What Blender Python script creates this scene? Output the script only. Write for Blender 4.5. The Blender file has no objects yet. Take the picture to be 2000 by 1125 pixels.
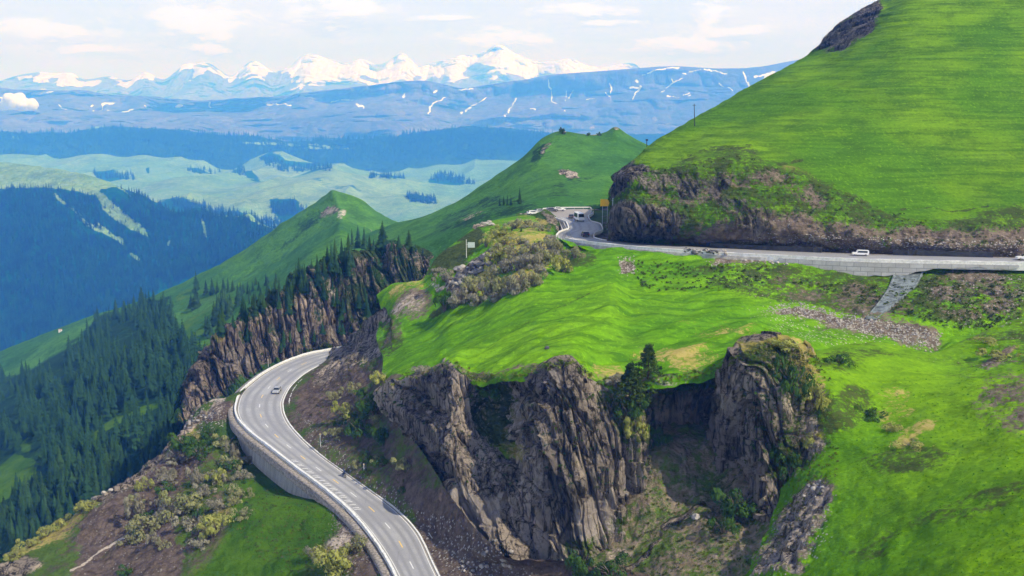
import bpy, bmesh, math, random
import numpy as np
from mathutils import Vector, Matrix
from mathutils.bvhtree import BVHTree
random.seed(7); rng = np.random.default_rng(7)
S = bpy.context.scene
COL = S.collection
# ------------------------------------------------------------------ camera
F = 1921.0; PITCH = math.radians(10.7)
cam_d = bpy.data.cameras.new('camera'); cam = bpy.data.objects.new('camera', cam_d); COL.objects.link(cam)
cam_d.sensor_width = 36; cam_d.lens = 36 * F / 2000; cam_d.clip_start = 1; cam_d.clip_end = 60000
cam.location = (0, 0, 0); cam.rotation_euler = (math.pi / 2 - PITCH, 0, 0)
S.camera = cam
S.render.resolution_x = 1024; S.render.resolution_y = 576
# ------------------------------------------------------------------ light
S.view_settings.view_transform = 'Standard'; S.view_settings.look = 'None'; S.view_settings.gamma = 1
S.view_settings.exposure = 0.12
SUN_AZ = math.radians(123); SUN_EL = math.radians(46)      # azimuth clockwise from the view direction
sd = bpy.data.lights.new('sun', 'SUN'); sd.energy = 4.8; sd.angle = math.radians(0.6); sd.color = (1.0, 0.965, 0.92)
sun = bpy.data.objects.new('sun', sd); COL.objects.link(sun)
tosun = Vector((math.sin(SUN_AZ) * math.cos(SUN_EL), math.cos(SUN_AZ) * math.cos(SUN_EL), math.sin(SUN_EL)))
sun.rotation_euler = tosun.to_track_quat('Z', 'Y').to_euler(); sun.location = (0, 0, 300)
S.cycles.max_bounces = 8; S.cycles.diffuse_bounces = 2; S.cycles.volume_bounces = 6; S.cycles.transparent_max_bounces = 8
S.cycles.use_denoising = True
S.cycles.caustics_reflective = False; S.cycles.caustics_refractive = False

def raydir(px, py):
    x = (px - 1000) / F; y = (562.5 - py) / F
    return np.stack([x + 0 * y, math.cos(PITCH) + y * math.sin(PITCH) + 0 * x, -math.sin(PITCH) + y * math.cos(PITCH) + 0 * x], -1)
def P(px, py, D):                                   # survey: sight line and distance -> point
    d = raydir(np.asarray(px, float), np.asarray(py, float)); return d / d[..., 1:2] * np.asarray(D, float)[..., None]
def Dz(px, py, z):
    d = raydir(np.float64(px), np.float64(py)); return float(d[1] * z / d[2])
def Pz(px, py, z): return P(px, py, Dz(px, py, z))
def angles(px, py):
    d = raydir(np.float64(px), np.float64(py)); d = d / np.linalg.norm(d); return math.atan2(d[0], d[1]), math.asin(d[2])

# ------------------------------------------------------------------ node helper
class NT:
    def __init__(s, tree): s.t = tree; s.n = tree.nodes; s.l = tree.links; s.n.clear()
    def add(s, typ, ins=None, **kw):
        nd = s.n.new(typ)
        for k, v in kw.items(): setattr(nd, k, v)
        for k, v in (ins or {}).items():
            if isinstance(v, bpy.types.NodeSocket): s.l.new(v, nd.inputs[k])
            elif v is not None: nd.inputs[k].default_value = v
        return nd
    def math(s, op, a, b=None, c=None, clamp=False):
        nd = s.add('ShaderNodeMath', {0: a, 1: b, 2: c}, operation=op, use_clamp=clamp); return nd.outputs[0]
    def mix(s, f, a, b, mode='MIX'):
        nd = s.add('ShaderNodeMix', data_type='RGBA', blend_type=mode)
        for k, v in ((0, f), (6, a), (7, b)):
            if isinstance(v, bpy.types.NodeSocket): s.l.new(v, nd.inputs[k])
            else: nd.inputs[k].default_value = (*v, 1) if isinstance(v, tuple) and len(v) == 3 else v
        return nd.outputs[2]
    def ss(s, v, lo, hi, a=0., b=1.):
        nd = s.add('ShaderNodeMapRange', {'Value': v, 'From Min': lo, 'From Max': hi, 'To Min': a, 'To Max': b}, interpolation_type='SMOOTHSTEP'); return nd.outputs[0]
    def noise(s, vec, scale, detail=3., rough=.55, dist=0.):
        return s.add('ShaderNodeTexNoise', {'Vector': vec, 'Scale': scale, 'Detail': detail, 'Roughness': rough, 'Distortion': dist}).outputs[0]
    def mapv(s, vec, scale=(1, 1, 1), rot=(0, 0, 0)):
        return s.add('ShaderNodeMapping', {'Vector': vec, 'Scale': scale, 'Rotation': rot}).outputs[0]
    def attr(s, name): return s.add('ShaderNodeAttribute', attribute_name=name).outputs['Fac']

# ------------------------------------------------------------------ sky
w = bpy.data.worlds.new('World'); S.world = w; w.use_nodes = True
n = NT(w.node_tree)
sky = n.add('ShaderNodeTexSky', sky_type='NISHITA'); sky.sun_disc = False; sky.sun_elevation = SUN_EL; sky.sun_rotation = SUN_AZ
sky.altitude = 2500; sky.air_density = 1.0; sky.dust_density = 1.0
skyc = n.mix(1.0, sky.outputs[0], (0.10, 0.10, 0.10), 'MULTIPLY')
tc = n.add('ShaderNodeTexCoord').outputs['Generated']
sx = n.add('ShaderNodeSeparateXYZ', {0: tc})
el = n.math('ARCSINE', sx.outputs[2]); az = n.math('ARCTAN2', sx.outputs[0], sx.outputs[1])
vec = n.add('ShaderNodeCombineXYZ', {0: az, 1: n.math('MULTIPLY', el, 2.6), 2: 0.0}).outputs[0]
wob = n.noise(n.mapv(vec, (1, 1.2, 1)), 30, 6, .68); wob2 = n.noise(vec, 9, 3, .5)
big = n.noise(n.mapv(vec, (1, 2.4, 1)), 5, 5, .6)
veil = n.ss(el, 1.25, 0.15, 0.0, 0.96)                                   # thin high overcast, thickest low down
grey = n.ss(big, .35, .68)
vcol = n.mix(grey, (0.76, 0.86, 1.22), (0.88, 0.93, 1.24))
col = n.mix(veil, skyc, vcol)
puffs = [(385, 42, 95, 34), (340, 36, 50, 24), (660, 14, 90, 28), (90, 60, 120, 18), (195, 96, 52, 9), (1342, 88, 90, 15), (1420, 63, 64, 13), (1392, 24, 34, 22), (985, 76, 90, 16), (1150, 20, 90, 12), (868, 35, 62, 6), (390, 92, 40, 8), (1180, 45, 60, 5)]
pm = None; pd = None
for (px, py, rx, ry) in puffs:
    a0, e0 = angles(px, py)
    da = n.math('DIVIDE', n.math('SUBTRACT', az, a0), rx / F); de = n.math('DIVIDE', n.math('SUBTRACT', el, e0), ry / F)
    def blob(de_):
        r = n.math('ADD', n.math('MULTIPLY', da, da), n.math('MULTIPLY', de_, de_))
        r = n.math('SUBTRACT', n.math('SQRT', r), n.math('MULTIPLY', n.math('SUBTRACT', wob, .5), 5.5))
        return n.ss(r, 1.35, .2)
    m = blob(de); d = blob(n.math('ADD', de, .75))
    pm = m if pm is None else n.math('MAXIMUM', pm, m); pd = d if pd is None else n.math('MAXIMUM', pd, d)
col = n.mix(n.math('MULTIPLY', pd, .45), col, (0.55, 0.64, 0.88))
col = n.mix(n.math('MULTIPLY', pm, .8), col, (1.05, 1.1, 1.45))
bg = n.add('ShaderNodeBackground', {'Color': col, 'Strength': 1.0})
out = n.add('ShaderNodeOutputWorld', {'Surface': bg.outputs[0]})

# ------------------------------------------------------------------ numpy noise
def _h(ix, iy, iz, s):
    h = (ix.astype(np.int64) * 374761393 + iy.astype(np.int64) * 668265263 + iz.astype(np.int64) * 2147483647 + s * 974634777) & 0xFFFFFFFF
    h = ((h ^ (h >> 13)) * 1274126177) & 0xFFFFFFFF
    h = ((h ^ (h >> 16)) * 2246822519) & 0xFFFFFFFF
    return ((h ^ (h >> 15)) & 0xFFFFFF) / float(0xFFFFFF)
def vn(p, s=0):
    i = np.floor(p); f = p - i; f = f * f * f * (f * (f * 6 - 15) + 10)
    r = 0
    for a in (0, 1):
        for b in (0, 1):
            for c in (0, 1):
                wgt = (f[..., 0] if a else 1 - f[..., 0]) * (f[..., 1] if b else 1 - f[..., 1]) * (f[..., 2] if c else 1 - f[..., 2])
                r = r + wgt * _h(i[..., 0] + a, i[..., 1] + b, i[..., 2] + c, s)
    return r
def fbm(p, o=4, s=0, g=.5):
    r = 0; a = 1.; t = 0; p = np.asarray(p, float)
    for k in range(o): r = r + a * (vn(p, s + k) * 2 - 1); t += a; a *= g; p = p * 2.03 + 17.1
    return r / t
def ridge(p, o=4, s=0):
    r = 0; a = 1.; t = 0
    for k in range(o): r = r + a * (1 - np.abs(vn(p, s + k) * 2 - 1) * 1.6); t += a; a *= .5; p = p * 2.03 + 9.7
    return r / t
def worley(q, s=0):                                 # q (...,2): facet blocks; returns (edge, cell value, tilt)
    i = np.floor(q); best = np.full(q.shape[:-1], 9.); sec = best.copy(); cv = best * 0; tilt = best * 0
    for a in (-1, 0, 1):
        for b in (-1, 0, 1):
            cx = i[..., 0] + a; cy = i[..., 1] + b; z = cx * 0
            fx = cx + _h(cx, cy, z, s); fy = cy + _h(cx, cy, z, s + 1)
            dx = q[..., 0] - fx; dy = q[..., 1] - fy; d = np.sqrt(dx * dx + dy * dy)
            v = _h(cx, cy, z, s + 2); tl = dx * (_h(cx, cy, z, s + 3) - .5) + dy * (_h(cx, cy, z, s + 4) - .5)
            nb = d < best
            sec = np.where(nb, best, np.minimum(sec, d)); best = np.where(nb, d, best)
            cv = np.where(nb, v, cv); tilt = np.where(nb, tl, tilt)
    return sec - best, cv, tilt
def sstep(x, a, b):
    t = np.clip((x - a) / (b - a), 0, 1); return t * t * (3 - 2 * t)

# ------------------------------------------------------------------ tagging
def tag(o, label=None, cat=None, group=None, kind=None):
    if label: o['label'] = label
    if cat: o['category'] = cat
    if group: o['group'] = group
    if kind: o['kind'] = kind
    return o
def link(name, me, mat=None, parent=None):
    o = bpy.data.objects.new(name, me); COL.objects.link(o)
    if mat is not None and len(me.materials) == 0: me.materials.append(mat)
    if parent: o.parent = parent
    return o
def empty(name, loc, rz=0):
    o = bpy.data.objects.new(name, None); COL.objects.link(o); o.location = loc; o.rotation_euler = (0, 0, rz); o.empty_display_size = .5
    return o
def copy_tree(o, parent=None):
    c = o.copy(); COL.objects.link(c); c.parent = parent
    for ch in [x for x in KIDS.get(o.name, [])]: copy_tree(ch, c)
    return c
KIDS = {}
def kid(parent, o): o.parent = parent; KIDS.setdefault(parent.name, []).append(o); return o
def npmesh(name, V, Fq, smooth=True, attrs=None):
    me = bpy.data.meshes.new(name); V = np.asarray(V, np.float32); Fq = np.asarray(Fq, np.int32); k = Fq.shape[1]
    me.vertices.add(len(V)); me.vertices.foreach_set('co', V.ravel())
    me.loops.add(Fq.size); me.loops.foreach_set('vertex_index', Fq.ravel())
    me.polygons.add(len(Fq)); me.polygons.foreach_set('loop_start', np.arange(len(Fq), dtype=np.int32) * k)
    me.polygons.foreach_set('loop_total', np.full(len(Fq), k, np.int32))
    me.polygons.foreach_set('use_smooth', np.full(len(Fq), smooth, bool))
    for an, av in (attrs or {}).items():
        a = me.attributes.new(an, 'FLOAT', 'POINT'); a.data.foreach_set('value', np.asarray(av, np.float32).ravel())
    me.update(calc_edges=True); me.validate(); return me

# ------------------------------------------------------------------ terrain patches
def pchip(Y, n):                                    # Y (K,...) uniform knots -> (n,...)
    Y = np.asarray(Y, float); K = len(Y); d = np.diff(Y, axis=0); m = np.zeros_like(Y)
    if K > 2:
        a, b = d[:-1], d[1:]; same = (a * b) > 0
        m[1:-1] = np.where(same, 2 * a * b / np.where(same, a + b, 1), 0)
    m[0] = d[0]; m[-1] = d[-1]
    t = np.linspace(0, K - 1, n); i = np.minimum(t.astype(int), K - 2); f = (t - i).reshape((-1,) + (1,) * (Y.ndim - 1))
    return (2*f**3 - 3*f**2 + 1) * Y[i] + (f**3 - 2*f**2 + f) * m[i] + (-2*f**3 + 3*f**2) * Y[i+1] + (f**3 - f**2) * m[i+1]
def ell(X, Y, cx, cy, rx, ry, ang=0, st=1.):
    a = math.radians(ang); dx = X - cx; dy = Y - cy
    u = (dx * math.cos(a) + dy * math.sin(a)) / rx; v = (-dx * math.sin(a) + dy * math.cos(a)) / ry
    return st * (1 - sstep(np.sqrt(u*u + v*v), .6, 1.25))
def poly(X, Y, pts, w=12, st=1.):
    pts = np.array(pts, float); inside = np.zeros(X.shape, bool); dist = np.full(X.shape, 1e9)
    for i in range(len(pts)):
        x1, y1 = pts[i]; x2, y2 = pts[(i + 1) % len(pts)]
        c = ((y1 > Y) != (y2 > Y)) & (X < (x2 - x1) * (Y - y1) / ((y2 - y1) if y2 != y1 else 1e-9) + x1); inside ^= c
        L = (x2-x1)**2 + (y2-y1)**2 + 1e-9; t = np.clip(((X-x1)*(x2-x1) + (Y-y1)*(y2-y1)) / L, 0, 1)
        dist = np.minimum(dist, np.hypot(X - x1 - t*(x2-x1), Y - y1 - t*(y2-y1)))
    sd_ = np.where(inside, dist, -dist); return st * sstep(sd_, -w, w)
def lines(X, Y, pl, w, st=1.):
    dist = np.full(X.shape, 1e9)
    for i in range(len(pl) - 1):
        (x1, y1), (x2, y2) = pl[i], pl[i + 1]
        L = (x2-x1)**2 + (y2-y1)**2 + 1e-9; t = np.clip(((X-x1)*(x2-x1) + (Y-y1)*(y2-y1)) / L, 0, 1)
        dist = np.minimum(dist, np.hypot(X - x1 - t*(x2-x1), Y - y1 - t*(y2-y1)))
    return st * (1 - sstep(dist, w * .5, w * 1.3))
def back(row, dpy, f): return [(a, b + dpy, c * f) for a, b, c in row]
def lerp_rows(r1, r2, t, dz=0):
    return [tuple(np.array(a) * (1 - t) + np.array(b) * t + np.array([0, dz, 0])) for a, b in zip(r1, r2)]
BVHS = {}
def patch(name, rows, nu, nv, mat, masks=None, disp=None, warp=10, smooth=True, bvh=True, kind='structure', wscale=.03, blur=0):
    C = np.array(rows, float); C[..., 2] = np.log(C[..., 2])
    G = pchip(C, nv); G = np.swapaxes(pchip(np.swapaxes(G, 0, 1), nu), 0, 1)
    for _ in range(blur):
        for ax_ in (0, 1):
            g = G[..., 2] if True else G; k_ = 5; gp = np.pad(g, [(k_, k_) if a == ax_ else (0, 0) for a in (0, 1)], mode='reflect', reflect_type='odd')
            cs = np.cumsum(np.insert(gp, 0, 0, axis=ax_), axis=ax_); n_ = g.shape[ax_]
            G[..., 2] = (np.take(cs, np.arange(2 * k_ + 1, 2 * k_ + 1 + n_), axis=ax_) - np.take(cs, np.arange(n_), axis=ax_)) / (2 * k_ + 1)
    W = P(G[..., 0], G[..., 1], np.exp(G[..., 2]))
    du = np.gradient(W, axis=1); dv = np.gradient(W, axis=0); N = np.cross(du, dv); N /= np.linalg.norm(N, axis=-1, keepdims=True) + 1e-9
    flip = np.sum(N * W, -1).mean() > 0
    if flip: N = -N
    D = np.exp(G[..., 2])[..., None]
    q = W / D * 100 * wscale * 10 / 10
    X = G[..., 0] + warp * fbm(W * (3.0 / np.median(D)) * 8, 3, 5); Y = G[..., 1] + warp * fbm(W * (3.0 / np.median(D)) * 8, 3, 11)
    A = {}
    for k, shapes in (masks or {}).items():
        m = np.zeros(X.shape)
        for sh in shapes:
            if sh[0] == 'e': v = ell(X, Y, *sh[1:])
            elif sh[0] == 'p': v = poly(X, Y, *sh[1:])
            elif sh[0] == 'l': v = lines(X, Y, *sh[1:])
            elif sh[0] == 'c': v = np.full(X.shape, sh[1])
            elif sh[0] == 'f': v = sh[1](G[..., 0], G[..., 1], W, N)
            if sh[0] == 'f': m = v + m
            else: m = np.maximum(m, v) if (sh[-1] if isinstance(sh[-1], float) else 1) >= 0 else m + v
        A[k] = np.clip(m, 0, 1)
    if disp is not None: W = W + disp(W, N, G[..., 0], G[..., 1], A)
    idx = np.arange(nu * nv).reshape(nv, nu)
    Fq = np.stack([idx[:-1, :-1], idx[:-1, 1:], idx[1:, 1:], idx[1:, :-1]], -1).reshape(-1, 4)
    if not flip: Fq = Fq[:, ::-1]
    # face normals should look to the viewer's side
    V = W.reshape(-1, 3)
    f0 = V[Fq[:, 1]] - V[Fq[:, 0]]; f1 = V[Fq[:, 2]] - V[Fq[:, 0]]; nn = np.cross(f0, f1)
    if (np.sum(nn * V[Fq[:, 0]], -1) > 0).mean() > .5: Fq = Fq[:, ::-1]
    me = npmesh(name, V, Fq, smooth, {k: v.reshape(-1) for k, v in A.items()})
    o = link(name, me, mat)
    if kind: tag(o, kind=kind)
    if bvh: BVHS[name] = BVHTree.FromPolygons([Vector(v) for v in V.tolist()], Fq.tolist())
    return o
def cast(px, py, names=None):
    d = Vector(raydir(np.float64(px), np.float64(py)).tolist()).normalized(); best = None
    for nme in (names or BVHS):
        h = BVHS[nme].ray_cast(Vector((0, 0, 0)), d)
        if h[0] is not None and (best is None or h[3] < best[1]): best = (h[0], h[3], nme, h[1])
    return best
def drop(x, y, names=None, top=400):
    best = None
    for nme in (names or BVHS):
        h = BVHS[nme].ray_cast(Vector((x, y, top)), Vector((0, 0, -1)))
        if h[0] is not None and (best is None or h[0].z > best.z): best = h[0]
    return best

# ------------------------------------------------------------------ materials
def new_mat(name):
    m = bpy.data.materials.new(name); m.use_nodes = True; return m, NT(m.node_tree)
def flat(name, col, rough=.7, metal=0, var=.0, scale=3, spec=.3):
    m, n = new_mat(name)
    c = (*col, 1)
    if var:
        pos = n.add('ShaderNodeNewGeometry').outputs['Position']
        f = n.noise(pos, scale, 4, .6)
        c = n.mix(n.ss(f, .3, .7), tuple(x * (1 - var) for x in col), tuple(min(1, x * (1 + var)) for x in col))
    b = n.add('ShaderNodeBsdfPrincipled', {'Base Color': c, 'Roughness': rough, 'Metallic': metal, 'Specular IOR Level': spec})
    n.add('ShaderNodeOutputMaterial', {'Surface': b.outputs[0]}); return m
def terrain_mat(name, g1, g2, g3, sc=1., streak=(1, 1, 1), srot=(0, 0, 0), sstr=.5, dry=((.34, .30, .06), (.42, .34, .12)), dark=((.028, .045, .010), (.075, .10, .020)),
                dirt=((.10, .075, .055), (.24, .19, .145)), rock=((.046, .041, .036), (.35, .295, .24), (.64, .53, .42)), bump=.6, fine=1., rockv=(1.2, 1.2, .22)):
    m, n = new_mat(name)
    pos = n.add('ShaderNodeNewGeometry').outputs['Position']
    L = n.noise(pos, .018 * sc, 4, .6); M_ = n.noise(pos, .12 * sc, 5, .65); Fn = n.noise(pos, 1.1 * sc, 6, .7)
    st = n.noise(n.mapv(pos, streak, srot), .5 * sc, 5, .62, .3)
    g = n.mix(n.ss(L, .40, .60), g1, g2)
    g = n.mix(n.math('MULTIPLY', n.ss(st, .38, .66), sstr), g, g3)
    g = n.mix(n.ss(M_, .46, .68, 0, .5), g, tuple(x * .42 for x in g1))
    g = n.mix(n.ss(Fn, .5, .72, 0, .55), g, tuple(x * .35 for x in g1)); g = n.mix(n.ss(Fn, .46, .30, 0, .5), g, tuple(min(1, x * 1.5) for x in g2))
    def blot(attr, lo=.34, hi=.64, k=2.4, src=None):
        a = n.attr(attr); nz = src or n.mix(.5, M_, Fn)
        v = n.math('ADD', a, n.math('MULTIPLY', n.math('SUBTRACT', n.add('ShaderNodeSeparateColor', {0: nz}).outputs[0], .5), k))
        v = n.math('MULTIPLY', v, n.ss(a, .02, .12)); return n.ss(v, lo, hi)
    c = n.mix(blot('dry'), g, n.mix(n.ss(Fn, .35, .65), *dry))
    c = n.mix(blot('dark'), c, n.mix(n.ss(Fn, .35, .65), *dark))
    dn = n.noise(pos, .5 * sc, 6, .75)
    c = n.mix(blot('dirt'), c, n.mix(n.ss(dn, .35, .65), *dirt))
    sn = n.noise(n.add('ShaderNodeVectorMath', {0: pos}, operation='SCALE').outputs[0] if False else pos, 2.3 * sc, 3, .6)
    vor = n.add('ShaderNodeTexVoronoi', {'Vector': pos, 'Scale': 1.3 * sc}).outputs['Distance']
    peb = n.math('MULTIPLY', n.ss(vor, .34, .2), blot('stones'))
    c = n.mix(peb, c, (.36, .34, .32))
    rv = n.noise(n.mapv(pos, rockv), .55 * sc, 8, .78, .2); rb = n.noise(pos, .09 * sc, 4, .6, .5)
    rc = n.mix(n.ss(rv, .42, .55), rock[0], rock[1]); rd = n.noise(n.mapv(pos, (.8, .8, .3)), .16 * sc, 5, .65, .6)
    rc = n.mix(n.ss(rd, .56, .66, 0, .7), rc, rock[0])
    rc = n.mix(n.math('MULTIPLY', n.ss(rb, .48, .62), n.ss(rv, .38, .58)), rc, rock[2])
    cr = n.add('ShaderNodeTexVoronoi', {'Vector': n.mapv(pos, (.30 * sc, .30 * sc, .07 * sc)), 'Scale': 1.0}, feature='DISTANCE_TO_EDGE').outputs['Distance']
    c = n.mix(blot('rock'), c, rc)
    crk = n.math('MULTIPLY', n.ss(cr, .05, .0), n.attr('rock'))
    c = n.mix(n.math('MULTIPLY', crk, .7), c, (.012, .012, .013))
    c = n.mix(blot('pale'), c, n.mix(n.ss(dn, .3, .7), (.38, .32, .27), (.60, .52, .44)))
    c = n.mix(blot('lush'), c, n.mix(n.ss(M_, .35, .65), (.042, .11, .004), (.08, .165, .006)))
    c = n.mix(blot('snow', .40, .56, 1.5), c, (.9, .92, .95))
    hgt = n.math('ADD', n.math('MULTIPLY', Fn, .5), n.math('ADD', n.math('MULTIPLY', st, .8), n.math('MULTIPLY', n.math('MULTIPLY', rv, n.attr('rock')), 2.0)))
    bp = n.add('ShaderNodeBump', {'Height': hgt, 'Strength': bump, 'Distance': 1.3 * fine / sc})
    b = n.add('ShaderNodeBsdfPrincipled', {'Base Color': c, 'Roughness': .95, 'Specular IOR Level': .03, 'Normal': bp.outputs[0]})
    n.add('ShaderNodeOutputMaterial', {'Surface': b.outputs[0]}); return m

GB = (.070, .27, .0035)     # bright alpine grass
M_hill = terrain_mat('hillside_ground', (.090, .222, .001), (.175, .33, .002), (.042, .115, .001), streak=(.09, .09, 1.7), sstr=.7, bump=1.0, rock=((.028, .027, .026), (.17, .15, .13), (.34, .29, .24)))
M_prom = terrain_mat('meadow_ground', (.115, .30, .002), (.19, .40, .003), (.040, .13, .002), streak=(.10, .9, .5), srot=(0, 0, math.radians(38)), sstr=.75, bump=.8)
M_near = terrain_mat('near_slope_ground', (.105, .26, .002), (.18, .35, .003), (.055, .15, .002), streak=(.12, .5, 1.6), sstr=.45, bump=.6)
M_cliff = terrain_mat('cliff_rock', (.06, .13, .01), (.10, .19, .012), (.16, .20, .02), bump=1.0, rockv=(1.4, 1.4, .16))
M_bank = terrain_mat('bank_earth', (.055, .11, .015), (.09, .15, .02), (.05, .09, .02), dirt=((.075, .055, .045), (.17, .13, .105)), bump=1.0)
M_mid = terrain_mat('mid_hill_ground', (.045, .145, .022), (.085, .22, .024), (.035, .11, .018), sc=.4, streak=(.3, .3, 1.2), sstr=.4, dark=((.010, .035, .014), (.022, .06, .02)), bump=.6)
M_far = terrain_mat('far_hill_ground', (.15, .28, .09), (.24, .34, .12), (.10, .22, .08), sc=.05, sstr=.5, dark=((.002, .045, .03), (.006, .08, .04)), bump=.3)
M_forestm = terrain_mat('forest_floor', (.012, .042, .016), (.02, .06, .02), (.01, .03, .014), sc=.2, sstr=.4, dry=((.16, .30, .08), (.22, .34, .10)), bump=1.0)
M_mount = terrain_mat('mountain_rock', (.13, .12, .12), (.22, .20, .19), (.06, .07, .08), sc=.02, streak=(1, 1, .4), sstr=.6, bump=.8)
M_snow = terrain_mat('snow_peak_rock', (.30, .25, .26), (.42, .36, .36), (.2, .17, .19), sc=.012, sstr=.5, bump=1.0)

# ------------------------------------------------------------------ displacement functions
def z3(W, sx, sy, sz): return W * np.array([sx, sy, sz])
def rockdisp(W, amp=1.0, seed=0, vs=.07, hs=.22):
    # vertical, blocky buttresses: facets tall and narrow
    ax = W[..., 0] * .9 + W[..., 1] * .45 + 1.2 * fbm(W * .05, 2, seed)
    wz = .5 * fbm(W * .22, 2, seed + 5)
    q1 = np.stack([ax * .10, W[..., 2] * .022 + 3 * vn(W * .02, seed)], -1); e1, c1, t1 = worley(q1, seed)
    q2 = np.stack([(ax + wz) * .36, W[..., 2] * .045], -1); e2, c2, t2 = worley(q2, seed + 9)
    q3 = np.stack([(ax + wz) * .95, W[..., 2] * .13], -1); e3, c3, t3 = worley(q3, seed + 19)
    col = fbm(np.stack([ax * .12, W[..., 2] * .012, ax * 0], -1), 3, seed + 30)
    rib = 1 - np.abs(2 * vn(np.stack([(ax + wz) * .55, W[..., 2] * .05, ax * 0], -1), seed + 33) - 1)
    d = 2.4 * (c1 - .5) + 3.0 * t1 + 2.4 * (c2 - .5) + 3.8 * t2 + 1.1 * (c3 - .5) + 2.0 * t3 + 2.2 * col + .3 * rib
    lz = W[..., 2] / 5.5 + 1.3 * vn(W * .05, seed + 50) + c2 * .7; d += .9 * (lz - np.floor(lz)) - .45
    d -= 1.4 * (1 - sstep(e1, 0, .07)) + 1.0 * (1 - sstep(e2, 0, .12)) + .35 * (1 - sstep(e3, 0, .14))
    return amp * d + .3 * amp * fbm(W * 1.3, 3, seed + 40)
def nd(N, d): return N * d[..., None]
def up(d): return np.stack([0 * d, 0 * d, d], -1)
HAZE_COL = (.065, .29, 1.0, 1); HAZE_ABS = (1, 1, 1, 1); HAZE_D = 2.15e-4
# ------------------------------------------------------------------ distant ground sheet
gs = npmesh('ground', [(-30000, -6000, -720), (30000, -6000, -720), (30000, 24000, -720), (-30000, 24000, -720)], [(0, 1, 2, 3)])
tag(link('ground', gs, M_forestm), kind='structure')

# ------------------------------------------------------------------ snow peaks
r = [(-260, 150, 15500), (-100, 165, 15500), (0, 158, 15500), (60, 141, 15500), (130, 141, 15500), (165, 158, 15500), (215, 146, 15500), (250, 158, 15500), (285, 142, 15500), (320, 152, 15500), (365, 128, 15500), (405, 123, 15500), (450, 146, 15500), (495, 124, 15500), (535, 137, 15500), (565, 128, 15500), (600, 109, 15500), (640, 112, 15500), (675, 125, 15500), (700, 116, 15500), (740, 122, 15500), (785, 107, 15500), (820, 128, 15500), (860, 118, 15500), (905, 112, 15500), (935, 102, 15500), (975, 88, 15500), (1010, 108, 15500), (1045, 116, 15500), (1085, 120, 15500), (1110, 116, 15500), (1160, 128, 15500), (1225, 126, 15500), (1280, 142, 15500), (1400, 140, 15500), (1600, 120, 15500), (1900, 110, 15500)]
r = [(a, b + 3 * math.sin(i * 2.3), c) for i, (a, b, c) in enumerate(r)]
base = [(a, 232, 13200) for a, b, c in r]
SC_ = 1.4
def snow_disp(W, N, X, Y, A):
    h = ridge(W * np.array([1/1500., 1/1500., 1/2600.]), 5, 3) - .45
    f = sstep(np.sin(np.clip((Y - 88) / 140, 0, 1) * math.pi), 0, .25) * .6 + .4
    return W * (h * .052 * f)[..., None] + up((ridge(W / 700., 5, 8) - .4) * 55 * f)
def snow_mask(X, Y, W, N):
    t = (Y - (150 + 8 * np.sin(X / 90))) / 26.
    rr = ridge(W * np.array([1/700., 1/700., 1/1300.]), 5, 3) - .5
    m = .56 - t * .8 + rr * 1.5 + fbm(W / 260., 3, 2) * .5
    return sstep(m, .3, .7) * sstep(X, 1300, 1150) * (.35 + .65 * sstep(Y, 205, 160))
r = [(a, b, c * SC_) for a, b, c in r]; base = [(a, b, c * SC_) for a, b, c in base]
patch('snow_mountains', [back(r, 60, 1.08), r, [(a, b * .66 + 232 * .34, 14800 * SC_) for a, b, c in r], [(a, b * .3 + 232 * .7, 13900 * SC_) for a, b, c in r], base], 1100, 170, M_snow, {'snow': [('f', snow_mask)]}, snow_disp, warp=3, bvh=False)

# ------------------------------------------------------------------ purple blue range with snow gullies
r = [(-260, 170, 11500), (-100, 166, 11500), (0, 172, 11500), (120, 176, 11500), (230, 184, 11500), (330, 192, 11600), (420, 196, 11700), (520, 195, 11700), (580, 182, 11500), (680, 172, 11400), (760, 161, 11300), (820, 160, 11300), (900, 168, 11300), (1000, 157, 11300), (1080, 147, 11300), (1200, 137, 11300), (1310, 130, 11300), (1400, 134, 11300), (1460, 133, 11300), (1545, 119, 11300), (1700, 96, 11300), (1900, 90, 11300)]
gul = [[(838, 218), (866, 186)], [(904, 218), (950, 190)], [(985, 232), (1012, 194)], [(1070, 160), (1078, 190), (1094, 202)], [(1104, 172), (1108, 190), (1118, 174)], [(1190, 160), (1193, 200)], [(1180, 176), (1192, 186)], [(1240, 158), (1248, 172), (1240, 192)], [(1228, 172), (1246, 174)], [(1296, 184), (1316, 162), (1334, 152)], [(1316, 162), (1310, 150)], [(1308, 190), (1330, 198), (1350, 186)], [(1450, 140), (1454, 160), (1466, 172)], [(1464, 172), (1500, 148)], [(1470, 150), (1512, 138)], [(1408, 166), (1430, 180)], [(1250, 146), (1280, 136), (1328, 132)], [(1335, 142), (1372, 136)], [(1378, 136), (1424, 144)], [(186, 218), (200, 198), (222, 192)], [(200, 200), (212, 206)], [(112, 198), (116, 212)], [(122, 216), (142, 220)], [(240, 214), (262, 208)], [(60, 184), (102, 180)], [(645, 196), (688, 196)], [(698, 208), (714, 212)], [(788, 192), (792, 184)], [(892, 172), (922, 172)], [(4, 186), (24, 190)], [(410, 200), (414, 208)], [(168, 204), (182, 200)], [(1345, 196), (1352, 190)], [(280, 205), (286, 206)], [(520, 206), (570, 208)], [(1040, 206), (1050, 209)], [(840, 180), (852, 176)], [(1145, 190), (1160, 194)], [(1106, 212), (1108, 218)]]
GL = []
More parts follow.
